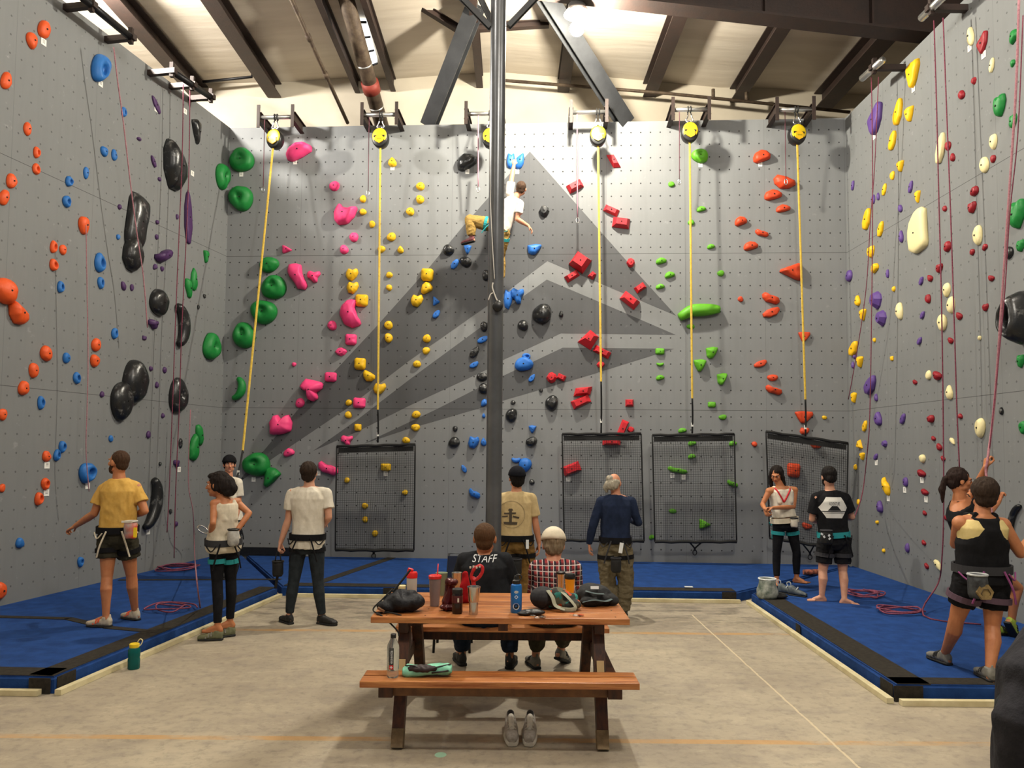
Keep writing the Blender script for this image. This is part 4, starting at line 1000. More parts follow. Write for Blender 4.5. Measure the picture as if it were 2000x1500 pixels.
# 1 man in the yellow tee on the left mat
p1 = person('y', dict(label='bearded man in yellow tee and olive shorts standing on the left mat, back turned', s=.95, gz=MT, face=(-.95, .3, .05), front=(-.25, 1, 0), skin=SK2, hairm=hair_mat('#4a3220'), hair='buzz', beard=True,
    J=JT(7.35, hd=(231, 904), nk=(233, 935), ls=(203, 955), rs=(266, 953, .06), le=(184, 1003), lw=(146, 1028, .12), re=(283, 998, .03), rw=(262, 1007, .3), lh=(212, 1052), rh=(247, 1052, .04), lk=(209, 1128, -.04), rk=(257, 1124, .12), la=(207, 1204, -.08), ra=(264, 1194, .22)),
    hand={'l': (V((-.8, .3, -.35)), V((0, .4, -1)), V((0, 1, .3)), .7), 'r': (V((-.6, .8, 0)), DN, LFT, .6)}, toe={'l': (-1, .1, 0), 'r': (-1, .5, 0)},
    top=dict(m=cloth('yellow_tee', '#cfa658', '#c2984a'), hem=.12, loose=.004), bottom=dict(m=cloth('olive_shorts', '#38352a', '#2b2921'), len=.5, flare=.016, name='shorts', waist=.2),
    harness=(M_HB, M_HB, M_CREAMC), belt_t=.16, loop_t=.3, shoe=(mat('cream_shoe', '#b9ad96', .7), SOLE, mat('orange_strap', '#d5542c', .6))))
# 2 woman in cream sleeveless top
p2 = person('w', dict(label='woman in cream sleeveless top and black leggings standing with hands on hips', s=.9, gz=0, face=(-1, .12, -.05), front=(-.75, .65, 0), skin=SK2, hairm=hair_mat('#1e1512'), hair='bob', hs=1.12,
    J=JT(7.35, hd=(425, 948), nk=(438, 975), ls=(419, 985, -.05), rs=(463, 982, .12), le=(416, 1021, -.16), lw=(412, 1050, .0), re=(487, 1002, .1), rw=(463, 1036, .0), lh=(424, 1066), rh=(449, 1066, .06), lk=(424, 1136), rk=(451, 1133, .1), la=(425, 1222, -.05), ra=(449, 1213, .1)),
    hand={'l': (V((-.3, .5, -.6)), V((.5, -.3, 0)), V((0, .5, .6)), .5), 'r': (V((-.5, -.3, -.6)), V((-.6, .3, 0)), V((.2, .6, .5)), .5)}, toe={'l': (-1, -.12, 0), 'r': (-.75, -.5, 0)},
    top=dict(m=M_CREAMC, hem=-.12, loose=.006, tank=True, name='sleeveless_top', cr=.008, inf=.018), bottom=dict(m=BLACK, len=1.93, inf=.006, name='leggings', cr=.001), hip=.94, build=.86, arm=.82, leg=.88,
    harness=(M_HG, M_TEAL, M_HB), belt_t=.1, loop_t=.42, shoe=(mat('olive_shoe', '#67694c', .7), SOLE, SHG)))
# 3 man in corner facing the hall
p3 = person('c', dict(label='man in white tee and backwards black cap facing the camera in the left corner', s=.9, gz=MT, face=(.45, -1, 0), front=(.3, -1, 0), skin=SK1, hairm=hair_mat('#17120f'), hair='short',
    J=JT(10.0, hd=(448, 908), nk=(446, 932), ls=(466, 943), rs=(430, 943), le=(466, 985), lw=(461, 1015, -.1), re=(426, 985), rw=(430, 1015, -.1), lh=(457, 1025), rh=(438, 1025), lk=(457, 1080), rk=(440, 1080), la=(455, 1124), ra=(441, 1124)),
    hand={'l': (DN, LFT, BWD, .6), 'r': (DN, RGT, BWD, .6)}, toe={'l': (.2, -1, 0), 'r': (-.2, -1, 0)},
    top=dict(m=M_WHITE, hem=-.05), bottom=dict(m=DK, len=1.95, flare=.01), harness=(M_HB, M_HB), belt_t=.05, shoe=(SHB, SOLE, None)))
cap(p3, BLACK, back=True, label='black cap worn backwards')
# 4 man in white tee
p4 = person('t', dict(label='man in white tee and charcoal leggings seen from behind, standing on the concrete', s=.95, gz=0, face=(.02, 1, .18), front=(0, 1, 0), skin=SK3, hairm=hair_mat('#33251b'), hair='short',
    J=JT(8.0, hd=(604, 924), nk=(604, 951), ls=(571, 964), rs=(637, 964), le=(563, 1015), lw=(548, 1060), re=(642, 1010, -.02), rw=(634, 1024, .25), lh=(584, 1063), rh=(617, 1063), lk=(574, 1135), rk=(621, 1133), la=(565, 1201), ra=(629, 1204)),
    hand={'l': (V((-.15, 0, -1)), RGT, FWD, 1.1), 'r': (V((-.3, 1, 0)), DN, LFT, .6)}, toe={'l': (-.5, .55, 0), 'r': (.75, -.35, 0)},
    top=dict(m=M_WHITE, hem=-.06, loose=.0), bottom=dict(m=DK, len=1.93, inf=.008, name='leggings', cr=.002), leg=.95,
    harness=(M_HB, M_HB, M_HB), belt_t=.14, loop_t=.15, shoe=(SHB, SOLE, None)))
# 5 climber
p5 = person('cl', dict(label='climber in pale tee and khaki trousers hanging high on the back wall behind the column', s=.92, gz=3.9, face=(.3, 1, .35), headup=(.15, -.3, 1), front=(-.5, .8, 0), skin=SK1, hairm=hair_mat('#4b3626'), hair='thin',
    J=JT(11.45, hd=(1018, 369), nk=(1005, 388), ls=(995, 378, -.02), rs=(1016, 398, -.12), le=(1000, 344, .0), lw=(1004, 321, .05), re=(1010, 428, -.12), rw=(1032, 441, -.1), lh=(962, 440, .0), rh=(984, 452, -.05), lk=(918, 430, .0), rk=(975, 500, .1), la=(921, 464, .0), ra=(978, 548, .1)),
    hand={'l': (V((0, .4, 1)), V((0, 1, -.2)), RGT, .9), 'r': (V((.6, -.1, -.8)), V((-.7, 0, -.6)), BWD, .45)}, toe={'l': (-.9, .5, -.1), 'r': (-.2, 1, -.2)},
    top=dict(m=cloth('pale_tee', '#cfc8bf', '#b9b2a9'), hem=.06), bottom=dict(m=cloth('khaki_trousers', '#a0834a', '#8e723d'), len=1.88, flare=.018, cr=.009), harness=(M_WHITE, M_TEAL, M_TEAL), belt_t=.05, loop_t=.3,
    shoe=(mat('maroon_shoe', '#5c1f24', .6), SOLE, None), sg={'l': 0, 'r': 0}))
# 6 man with cap and anchor tee
p6 = person('k', dict(label='man in dark cap and printed beige tee standing just right of the steel column', s=.93, gz=0, face=(-.25, 1, .12), front=(0, 1, 0), skin=SK1, hairm=hair_mat('#1a1412'), hair='short',
    J=JT(8.1, hd=(1009, 935), nk=(1009, 961), ls=(981, 974), rs=(1038, 974), le=(972, 1022, .02), lw=(968, 1060, .12), re=(1046, 1022), rw=(1053, 1062, .03), lh=(992, 1062), rh=(1025, 1062), lk=(993, 1135), rk=(1026, 1135), la=(994, 1204), ra=(1028, 1204)),
    hand={'l': HNG('l'), 'r': HNG('r')}, toe={'l': (-.2, 1, 0), 'r': (.3, 1, 0)},
    top=dict(m=cloth('beige_tee', '#c7b184', '#b8a276'), hem=.08, loose=.006, slen=.7), bottom=dict(m=cloth('khaki_trousers_dark', '#7f6236', '#6c522c'), len=1.92, flare=.02, cr=.01), harness=(M_HB, M_HB, M_HB), belt_t=.12, loop_t=.3, shoe=(SHB, SOLE, None)))
cap(p6, cloth('navy_cap', '#14151c'), band=mat('cap_brim', '#14151c', .8), label='dark navy cap')
# 7 seated staff
p7 = person('s', dict(label='man in charcoal STAFF tee and jeans seated on the far bench', s=1.04, gz=0, face=(.05, 1, .05), front=(0, 1, 0), skin=SK2, hairm=hair_mat('#5c4027'), hair='buzz', hs=1.0,
    J=JT(6.05, hd=(947, 1053), nk=(946, 1081), ls=(908, 1095), rs=(985, 1094), le=(897, 1147, .08), lw=(915, 1168, .28), re=(1000, 1146, .08), rw=(984, 1166, .28), lh=(925, 1204), rh=(968, 1204), lk=(905, 1206, .42), rk=(994, 1206, .42), la=(902, 1272, .5), ra=(996, 1278, .42)),
    hand={'l': (V((.5, 1, 0)), DN, RGT, .4), 'r': (V((-.5, 1, 0)), DN, LFT, .4)}, toe={'l': (-.3, 1, 0), 'r': (.15, 1, 0)}, build=1.12, facey=True,
    top=dict(m=cloth('charcoal_tee', '#1d1f22', '#24262a'), hem=-.02, loose=.012, slen=.75, cr=.007), bottom=dict(m=cloth('dark_jeans', '#1a2230', '#232d3d'), len=1.9, flare=.014, cr=.008), shoe=(SHB, SOLE, None)))
# 8 seated plaid
k = NT('plaid_cotton'); co = k.coord(); sep = k.n('ShaderNodeSeparateXYZ'); k.l(co, sep.inputs[0])
def stripes(v, per, wd): return k.math('LESS_THAN', k.math('FRACT', k.math('DIVIDE', v, per)), wd)
Xc = k.math('ADD', sep.outputs[0], k.math('MULTIPLY', k.noise(co, 4), .02)); Zc = k.math('ADD', sep.outputs[2], k.math('MULTIPLY', k.noise(co, 5), .02))
c = k.mix(stripes(Xc, .042, .5), lin('#8d2a2c'), lin('#1e1b26')); c = k.mix(k.math('MULTIPLY', stripes(Zc, .042, .5), .65), c, lin('#15151f'))
c = k.mix(k.math('MAXIMUM', stripes(Xc, .042, .13), stripes(Zc, .042, .13)), c, lin('#c9bdb8')); k.l(c, k.b.inputs['Base Color']); k.rgh(.9); M_PLAID = k.m
p8 = person('pl', dict(label='person in red plaid shirt and white cap seated on the far bench', s=1.0, gz=0, face=(0, 1, -.25), front=(0, 1, 0), skin=SK1, hairm=hair_mat('#8d7c63'), hair='short',
    J=JT(6.05, hd=(1081, 1066, .05), nk=(1082, 1095, .0), ls=(1049, 1110), rs=(1120, 1110), le=(1042, 1160, .1), lw=(1058, 1178, .3), re=(1130, 1160, .1), rw=(1112, 1178, .3), lh=(1062, 1206), rh=(1101, 1206), lk=(1052, 1208, .4), rk=(1106, 1208, .4), la=(1046, 1283, .42), ra=(1095, 1270, .5)),
    hand={'l': (V((.5, 1, 0)), DN, RGT, .4), 'r': (V((-.5, 1, 0)), DN, LFT, .4)}, toe={'l': (-.3, 1, 0), 'r': (.5, 1, -.45)}, build=1.08,
    top=dict(m=M_PLAID, hem=-.05, loose=.012, sleeve='long', name='plaid_shirt'), bottom=dict(m=cloth('olive_trousers', '#4c4636', '#3c3729'), len=1.75, flare=.012), shoe=(SHG, SOLE, SHB), sg={'l': 0, 'r': 0}))
cap(p8, M_CREAMC, label='cream white cap')
# 9 grey hair man in navy
p9 = person('g', dict(label='grey-haired man in navy long-sleeved shirt and khaki trousers standing behind the table', s=.9, gz=0, face=(.55, 1, -.1), front=(0, 1, 0), skin=SK1, hairm=hair_mat('#b5ad9b'), hair='wavytail',
    J=JT(8.45, hd=(1200, 944), nk=(1203, 966), ls=(1174, 980), rs=(1232, 980), le=(1157, 1028), lw=(1151, 1062, .04), re=(1247, 1020), rw=(1234, 1016, .22), lh=(1186, 1068), rh=(1217, 1068), lk=(1187, 1135), rk=(1222, 1135), la=(1196, 1190), ra=(1218, 1192)),
    hand={'l': HNG('l'), 'r': (V((-.4, 1, .3)), DN, LFT, .6)}, toe={'l': (-.3, 1, 0), 'r': (.2, 1, 0)},
    top=dict(m=cloth('navy_shirt', '#1b2438', '#222c44'), hem=.1, sleeve='long', name='long_sleeved_shirt'), bottom=dict(m=cloth('stone_trousers', '#6f654f', '#5e5542'), len=1.97, flare=.022, cr=.013), harness=(M_HB, M_HB, M_HG), belt_t=.14, loop_t=.28, shoe=(SHB, SOLE, None)))
# 10 woman tying in
p10 = person('wd', dict(label='woman with long dark hair and white and red tank standing barefoot, looking down', s=.9, gz=MT, face=(-.55, -.85, -.45), front=(-.1, -1, 0), skin=SK2, hairm=hair_mat('#1d1410'), hair='long',
    J=JT(9.75, hd=(1517, 928), nk=(1525, 950), ls=(1552, 958, .0), rs=(1502, 960, -.02), le=(1550, 990, -.05), lw=(1510, 992, -.25), re=(1489, 985, -.03), rw=(1494, 994, -.22), lh=(1545, 1024), rh=(1521, 1024), lk=(1556, 1080), rk=(1517, 1080), la=(1556, 1128), ra=(1517, 1132)),
    hand={'l': (V((-1, -.1, 0)), V((0, -.2, -1)), BWD, .9), 'r': (V((.1, -.5, -.6)), V((.6, 0, -.3)), BWD, .9)}, toe={'l': (.75, -.65, 0), 'r': (-.3, -1, 0)}, bare=True,
    top=dict(m=M_WHITE, hem=.2, tank=True, name='tank_top', inf=.013), bottom=dict(m=BLACK, len=1.86, inf=.006, name='leggings', cr=.001), hip=.96, build=.88, arm=.85, leg=.88, harness=(M_CREAMC, M_TEAL, M_TEAL), belt_t=.12, loop_t=.3))
# 11 man in black tee with hexagon print
p11 = person('bt', dict(label='barefoot man in black tee with white hexagon print facing the wall', s=.92, gz=MT, face=(-.1, 1, -.25), front=(0, 1, 0), skin=SK3, hairm=hair_mat('#17110f'), hair='short', beard=True,
    J=JT(8.85, hd=(1618, 932), nk=(1621, 958), ls=(1593, 972), rs=(1650, 972), le=(1586, 1014, .05), lw=(1601, 1020, .3), re=(1664, 1010, .02), rw=(1648, 1012, .3), lh=(1613, 1056), rh=(1645, 1056), lk=(1607, 1116), rk=(1646, 1117), la=(1605, 1164, -.02), ra=(1649, 1170, -.12)),
    hand={'l': (V((.3, 1, .1)), DN, RGT, .9), 'r': (V((-.3, 1, .1)), DN, LFT, .9)}, toe={'l': (-.85, .1, 0), 'r': (.8, -.35, 0)}, bare=True,
    top=dict(m=BLACK, hem=.08, loose=.008, slen=.72), bottom=dict(m=cloth('black_shorts', '#18181a', '#222224'), len=.72, flare=.014, name='shorts'), harness=(M_TEAL, M_HG, M_HB), belt_t=.13, loop_t=.45))
# 12 woman belaying/climbing at the right wall
p12 = person('rc', dict(label='woman with dark ponytail and raised arm gripping a rope by the right wall', s=.95, gz=MT, face=(1, -.25, -.12), front=(1, .1, 0), skin=SK2, hairm=hair_mat('#2b1a14'), hair='tail',
    J=JT(7.05, hd=(1875, 940), nk=(1873, 975), ls=(1898, 972, .28), rs=(1873, 998, -.06), le=(1913, 945, .22), lw=(1925, 912, .1), re=(1925, 1004, -.05), rw=(1950, 980, .1), lh=(1905, 1085, .2), rh=(1905, 1085, -.02), lk=(1940, 1160, .25), rk=(1987, 1148, .05), la=(1945, 1225, .2), ra=(1976, 1212, .1)),
    hand={'l': (V((.2, 0, 1)), V((1, 0, 0)), V((0, -1, 0)), 1.3), 'r': (V((.5, .3, 1)), V((1, 0, -.3)), V((0, 1, 0)), 1.0)}, toe={'l': (1, .2, 0), 'r': (.5, .3, -.7)},
    top=dict(m=BLACK, hem=.0, tank=True, name='tank_top'), bottom=dict(m=BLACK, len=.5, inf=.01, name='shorts'), arm=1.1, harness=(M_HG, M_HG), belt_t=.08, loop_t=.3, shoe=(mat('lime_shoe', '#9db03c', .6), SOLE, SHB), sg={'l': MT, 'r': 0}))
# 13 woman in black tank seen from behind at right
p13 = person('rt', dict(label='woman in black racerback tank over cream top and black shorts, back turned, right edge', s=.98, hs=1.08, gz=MT, face=(.3, 1, .12), front=(0, 1, 0), skin=SK2, hairm=hair_mat('#38291e'), hair='short',
    J=JT(5.95, hd=(1922, 966), nk=(1918, 1004, -.02), ls=(1876, 1022), rs=(1958, 1026), le=(1866, 1062, .22), lw=(1900, 1040, .42), re=(1993, 1080, -.02), rw=(2022, 1040, .22), lh=(1893, 1132), rh=(1942, 1132), lk=(1868, 1210, .08), rk=(1938, 1224, .0), la=(1845, 1277, .3), ra=(1933, 1316, -.15)),
    hand={'l': (V((.4, .6, .6)), DN, RGT, .8), 'r': (V((.3, .6, .8)), LFT, FWD, .8)}, toe={'l': (-.15, 1, 0), 'r': (.1, 1, 0)}, arm=1.12, leg=1.05, hip=1.16, build=1.08,
    top=dict(m=cloth('cream_underlayer', '#d8c489', '#cdb87a'), hem=.45, name='undershirt', tank=True, loose=0, inf=.012, cr=.002), bottom=dict(m=BLACK, len=.62, inf=.014, flare=.006, name='shorts'),
    harness=(M_HG, cloth('mauve_webbing', '#5b4854'), cloth('pink_webbing', '#8c4a7a')), belt_t=.18, loop_t=.42, shoe=(SHG, SOLE, SHB)))
# ================================================================== RIGGING: brackets, auto-belays, straps, nets, ropes
M_YEL = mat('yellow_plastic', '#e6c61e', .4); M_BLK = mat('black_plastic', '#141414', .4); M_WEB = mat('yellow_webbing', '#d6b64a', .8, 0, '#c2a038', 30)
M_CORD = mat('black_cord', '#121212', .8); M_CHROME = mat('bright_steel', '#c4c4c4', .22, 1); M_LINE = mat('dark_red_line', '#5a2c38', .8)
SIDE = ['leftmost', 'second from left', 'just behind the column', 'third from right', 'second from right', 'rightmost']
DEV = [(537, 272, 540, 229), (743, 270, 742, 224), (958, 270, 945, 222), (1168, 266, 1150, 219), (1347, 259, 1349, 214), (1557, 263, 1552, 214)]
DY = {}
for i, (dx, dy, bx, by) in enumerate(DEV):
    Pp = BACK.hit(bx, by, .42)
    t = empty('anchor_bracket', Pp, 'steel anchor bracket with a horizontal pipe above the back wall, %s' % SIDE[i], 'bracket', 'anchor brackets on the back wall')
    uu, nn = BACK.u, BACK.n
    for s_ in (-1, 1):
        c0 = Pp + uu * (s_ * .27)
        bm = NB(); ibeam(bm, c0 + nn * .02 - V((0, 0, 0)), c0 - nn * .75 - V((0, 0, .02)), .07, .16, .012); obj('beam_stub', bm, M_STEEL, t)
        bm = NB(); beam(bm, c0 + nn * .04, c0 + nn * .055, .05, .36); obj('end_plate', bm, M_STEEL, t)
    bm = NB(); tube(bm, [Pp - uu * .27, Pp + uu * .27], .032, 16); obj('cross_pipe', bm, M_GALV, t, True)
    D_ = BACK.hit(dx, dy, .45)
    t = empty('auto_belay', D_, 'round yellow and black auto-belay device hanging below its bracket, %s' % SIDE[i], 'auto-belay', 'auto-belay devices')
    R = BACK.mat() @ Matrix.Rotation(math.radians((-12, -5, 0, 0, 4, 10)[i]), 4, 'Z')
    def put(bm, nm, m, sm=True, par=t, bev=None):
        bmesh.ops.transform(bm, matrix=Matrix.Translation(D_) @ R, verts=bm.verts[:]); return obj(nm, bm, m, par, sm)
    AX = Matrix.Rotation(math.radians(90), 4, 'X')   # z -> -y (toward the room)
    bm = NB(); lathe(bm, [(0, -.09), (.10, -.09), (.122, -.07), (.128, -.02), (.128, .02), (.122, .045), (.11, .052), (0, .052)], n=28, axis=AX)
    for v in bm.verts: v.co.z *= 1.22
    put(bm, 'housing', M_BLK)
    bm = NB(); lathe(bm, [(0, .06), (.096, .06), (.114, .054), (.119, .03)], n=28, axis=AX)
    for v in bm.verts: v.co.z = v.co.z * 1.05 + .02
    bmesh.ops.delete(bm, geom=[v for v in bm.verts if v.co.z < -.07], context='VERTS')
    put(bm, 'cover', M_YEL)
    bm = NB(); poly = [(.07 * math.cos(a), .07 * math.sin(a)) for a in [math.radians(30 + 60 * k_) for k_ in range(6)]]
    prism(bm, poly, .058, .074); bmesh.ops.transform(bm, matrix=AX, verts=bm.verts[:])
    for v in bm.verts: v.co.z -= .03
    b = put(bm, 'label_plate', mat('label_yellow', '#e9b61a', .4), False)
    bm = NB(); box(bm, (0, -.075, -.03), (.085, .003, .03)); put(bm, 'label_band', M_YEL, False, b)
    bm = NB(); 
    for q in (-.024, -.036): 
        for z_ in range(6): box(bm, (-.03 + z_ * .012, -.0772, q + .0), (.007, .001, .006))
    put(bm, 'lettering', M_BLK, False, b)
    bm = NB(); box(bm, (0, -.062, .012), (.17, .006, .026)); put(bm, 'stripe', M_BLK, False)
    bm = NB()
    for s_ in (-1, 1):
        tube(bm, wiggle([V((s_ * .03, 0, .15)), V((s_ * .055, 0, .19)), V((s_ * .035, 0, .235)), V((s_ * .028, 0, .27))], 4), .011, 8)
    tube(bm, [V((.03 * math.cos(a), 0, .15 + .03 * math.sin(a))) for a in [math.pi * k_ / 8 for k_ in range(9)]], .014, 8)
    put(bm, 'shackle', M_CHROME)
    bm = NB(); top = Pp.copy()
    for s_ in (-1, 1):
        a = D_ + R.to_3x3() @ V((s_ * .03, 0, .26)); c = top + uu * (s_ * .02 + (D_ - Pp).dot(uu)); ring = [c + nn * (.045 * math.cos(q)) + V((0, 0, .045 * math.sin(q))) for q in [2 * math.pi * k_ / 10 for k_ in range(10)]]
        tube(bm, ring, .009, 6, closed=True); tube(bm, [c - V((0, 0, .045)), a], .009, 6)
    obj('sling', bm, M_CORD, t, True)
    DY[i] = D_
# straps down from the devices
ST = [(0, 534, 295, 474, 880, None, 'yellow belay strap slanting down to the man in the left corner'), (1, 743, 297, 738, 800, 860, 'vertical yellow belay strap ending above the leftmost net'),
      (3, 1168, 296, 1174, 745, 843, 'vertical yellow belay strap ending above the net behind the navy shirt'), (4, 1347, 284, 1352, 778, 842, 'vertical yellow belay strap ending above the third net'),
      (5, 1557, 290, 1573, 780, 848, 'yellow belay strap on the right ending above the tilted net')]
for i, x0, y0, x1, y1, y2, lab in ST:
    a = BACK.hit(x0, y0 - 14, .45); b = BACK.hit(x1, y1, .5) if i else atY(x1, y1, 10.45)
    bm = NB(); tube(bm, [a, a.lerp(b, .5), b], .01, 8, flat=(.032, .010)); t = tag(obj('belay_strap', bm, M_WEB), lab, 'strap', 'yellow belay straps')
    e = atY(462, 938, 10.1) if i == 0 else BACK.hit(x1, y2 + 4, .34)
    bm = NB(); tube(bm, wiggle([b, b.lerp(e, .5) + V((.006, 0, 0)), e], 4), .013, 8); obj('cord_sleeve', bm, M_CORD, t, True)
    bm = NB(); q = b.lerp(e, .75); beam(bm, q + V((0, 0, .03)), q - V((0, 0, .03)), .03, .02, V((0, 1, 0))); obj('clip', bm, mat('white_plastic', '#deded8', .5), t)
# climber's own strap (behind the column)
bm = NB(); tube(bm, [BACK.hit(958, 296, .45), atY(972, 436, 11.2)], .01, 8, flat=(.032, .010)); tag(obj('belay_strap', bm, M_WEB), 'yellow belay strap of the climber, hidden behind the column', 'strap', 'yellow belay straps')
# thin retrieval lines with carabiners
for k_, (x0, y0, x1, y1, w_) in enumerate(((517, 250, 514, 365, 'leftmost'), (721, 246, 719, 372, 'second from left'), (934, 228, 934, 365, 'just left of the column'), (1127, 240, 1128, 425, 'right of the climber'), (1327, 240, 1327, 350, 'beside the lime hold'), (1533, 240, 1535, 350, 'rightmost'))):
    a = BACK.hit(x0, DEV[k_][3], .42); b = BACK.hit(x1, y1, .34)
    bm = NB(); tube(bm, wiggle([a, a.lerp(b, .5), b], 3), .009 if k_ in (2, 3) else .006, 6)
    o = tag(obj('retrieval_line', bm, M_LINE if k_ in (0, 1, 4, 5) else mat('pink_line', '#a97b8a', .8), smooth=True), 'thin dark line with a carabiner hanging on the back wall, %s' % w_, 'rope', 'retrieval lines on the back wall')
    bm = NB(); R = [b + V((.022 * math.sin(q), 0, -.04 + .045 * math.cos(q))) for q in [2 * math.pi * j / 12 for j in range(12)]]; tube(bm, R, .006, 6, closed=True); obj('carabiner', bm, M_CHROME, o, True)
# nets
NT_ = [((658, 872), (811, 868), (808, 1075), (655, 1074), (730, 1082), 'black mesh safety net panel on the lower back wall, leftmost of four', (5, 5)),
       ((1098, 848), (1252, 847), (1258, 1057), (1102, 1055), (1180, 1062), 'black mesh net panel on the lower back wall behind the man in navy', (5, 5)),
       ((1274, 850), (1434, 848), (1439, 1058), (1279, 1058), (1357, 1075), 'black mesh net panel with lime holds behind it, third of four', (5, 5)),
       ((1496, 843), (1656, 866), (1654, 1075), (1503, 1050), (1582, 1084), 'tilted black mesh net panel in the right corner of the back wall', (5, 5))]
for (a, b, c, d, e, lab, _) in NT_:
    top_off, bot_off = .34, .30
    C4 = [BACK.hit(*a, top_off), BACK.hit(*b, top_off), BACK.hit(*c, bot_off), BACK.hit(*d, bot_off)]
    root = empty('belay_net', (C4[2] + C4[3]) / 2, lab, 'net', 'belay safety nets')
    def S_(u, v):
        P = C4[0].lerp(C4[1], u).lerp(C4[3].lerp(C4[2], u), v); return P + BACK.n * (.05 * math.sin(math.pi * u) * math.sin(math.pi * v) + .012 * math.sin(9 * u + 3 * v)) + BACK.u * (.02 * math.sin(5 * v) * (1 - 2 * abs(u - .5)))
    bm = NB(); NX, NZ = 36, 46
    def thread(pts, r):
        for p, q in zip(pts, pts[1:]): beam(bm, p, q, r, r, V((0, 1, 0)))
    for i in range(1, NX): thread([S_(i / NX, j / 8) for j in range(9)], .0034)
    for j in range(1, NZ): thread([S_(i / 8, j / NZ) for i in range(9)], .0034)
    obj('netting', bm, mat('black_mesh', '#1b1b1c', .9), root)
    for (p, q, r, nm) in ((C4[0], C4[1], .022, 'top_bar'), (C4[3], C4[2], .024, 'bottom_bar')):
        bm = NB(); tube(bm, [p.lerp(q, t / 10) + V((0, 0, .006 * math.sin(t * 2.2))) for t in range(-0, 11)], r, 10); obj(nm, bm, M_CORD, root, True)
    for u in (0, 1):
        bm = NB(); tube(bm, [S_(u, t / 10) for t in range(11)], .012, 8); obj('side_cord', bm, M_CORD, root, True)
    bm = NB(); box(bm, (0, 0, 0), (1, .012, .075)); 
    w_ = (C4[1] - C4[0]).length
    for v in bm.verts: q = C4[0].lerp(C4[1], v.co.x * .96 + .5); v.co = q + V((0, v.co.y * 1, v.co.z - .06))
    obj('header_band', bm, M_CORD, root)
    E_ = BACK.hit(*e, .06); m_ = C4[3].lerp(C4[2], .5); bm = NB()
    for t in (.42, .58): tube(bm, wiggle([C4[3].lerp(C4[2], t), E_ + V((0, 0, .03)), E_], 4), .012, 6)
    tube(bm, [E_ + V((.03 * math.cos(q), 0, .04 * math.sin(q) - .03)) for q in [2 * math.pi * j / 10 for j in range(10)]], .007, 6, closed=True)
    obj('ground_tether', bm, M_CORD, root, True)
# top-rope ropes on the side walls
M_ROPE = mat('burgundy_rope', '#5b1e30', .8, 0, '#7a3348', 60); M_ROPEP = mat('faded_pink_rope', '#a7757c', .85, 0, '#8c5a63', 60)
def rope(W, pts, off, m, lab, grp, r=.007, ends=()):
    P = [W.hit(x, y, off) for x, y in pts] + [V(q) for q in ends]
    bm = NB(); tube(bm, wiggle(P, 5), r, 6); return tag(obj('climbing_rope', bm, m, smooth=True), lab, 'rope', grp)
GL, GR = 'climbing ropes on the left wall', 'climbing ropes on the right wall'
rope(LEFT, [(222, 92), (230, 160), (241, 240), (255, 360), (268, 460), (280, 540), (288, 640)], .35, M_ROPEP, 'faded pink rope hanging past the long black hold on the left wall', GL, .008)
rope(LEFT, [(358, 165), (356, 300), (350, 450), (343, 620), (337, 790), (330, 970), (326, 1040)], .3, M_ROPE, 'left strand of the rope pair near the corner of the left wall', GL, .007)
rope(LEFT, [(371, 172), (369, 330), (363, 480), (355, 640), (350, 800), (343, 960), (340, 1090)], .3, M_ROPE, 'right strand of the rope pair near the corner of the left wall', GL, .007)
rope(LEFT, [(168, 440), (170, 560), (172, 700), (170, 800), (168, 880), (174, 960)], .3, M_ROPEP, 'faint pink rope beside the topmost middle-panel orange hold, left wall', GL, .006)
rope(LEFT, [(372, 800), (368, 940), (377, 1000), (380, 1080)], .35, M_ROPEP, 'pink rope running down to the coil beside the woman in cream', GL, .007, [atZ(384, 1130, .55), atZ(391, 1187, .15)])
rope(RIGHT, [(1702, 150), (1704, 300), (1704, 450), (1702, 640), (1699, 800), (1696, 860), (1685, 960)], .35, M_ROPE, 'rope hanging in front of the purple shield hold down to the man in black tee', GR, .007, [atY(1668, 1012, 8.95)])
rope(RIGHT, [(1716, 150), (1708, 330), (1700, 430), (1692, 560), (1675, 680), (1657, 780)], .35, M_ROPE, 'slanting rope strand crossing the yellow holds on the right wall', GR, .006)
rope(RIGHT, [(1824, 40), (1829, 200), (1834, 400), (1839, 600), (1842, 800), (1843, 1000), (1839, 1100), (1832, 1140)], .35, M_ROPE, 'long rope hanging past the cream slab hold on the right wall', GR, .008, [(4.25, 8.0, .14), (4.6, 7.6, .14)])
rope(RIGHT, [(1842, 35), (1849, 220), (1856, 400), (1864, 640), (1869, 800), (1874, 915)], .3, M_ROPE, 'rope hanging right behind the head of the woman with ponytail', GR, .008)
rope(RIGHT, [(1990, 0), (1984, 180), (1968, 420), (1955, 610), (1942, 790)], .5, M_ROPEP, 'thick pink rope held by the woman with the raised arm', GR, .012, [atY(1929, 896, 7.12), atY(1926, 925, 7.1), atY(1938, 1010, 6.9)])
rope(RIGHT, [(1998, 30), (1988, 260), (1972, 420), (1960, 600)], .45, M_ROPE, 'second thin strand beside the thick pink rope at the right edge', GR, .006, [atY(1931, 893, 7.16)])
def coil(c, sx, sy, m, lab, seed, n=34, z=MT + .012, r=.008):
    rnd = random.Random(seed); pts = []
    for i in range(n):
        a = i * 1.15; q = .55 + .45 * rnd.random(); pts.append(V((c[0] + math.cos(a) * sx * q + rnd.uniform(-.05, .05), c[1] + math.sin(a) * sy * q + rnd.uniform(-.03, .03), z + .018 * rnd.random() + .014 * (i % 3))))
    bm = NB(); tube(bm, wiggle(pts, 5), r, 6); return tag(obj('rope_coil', bm, m, smooth=True), lab, 'rope', 'loose rope piles on the mats')
M_PILE = mat('pink_red_rope', '#8a4358', .8, 0, '#6d3146', 50)
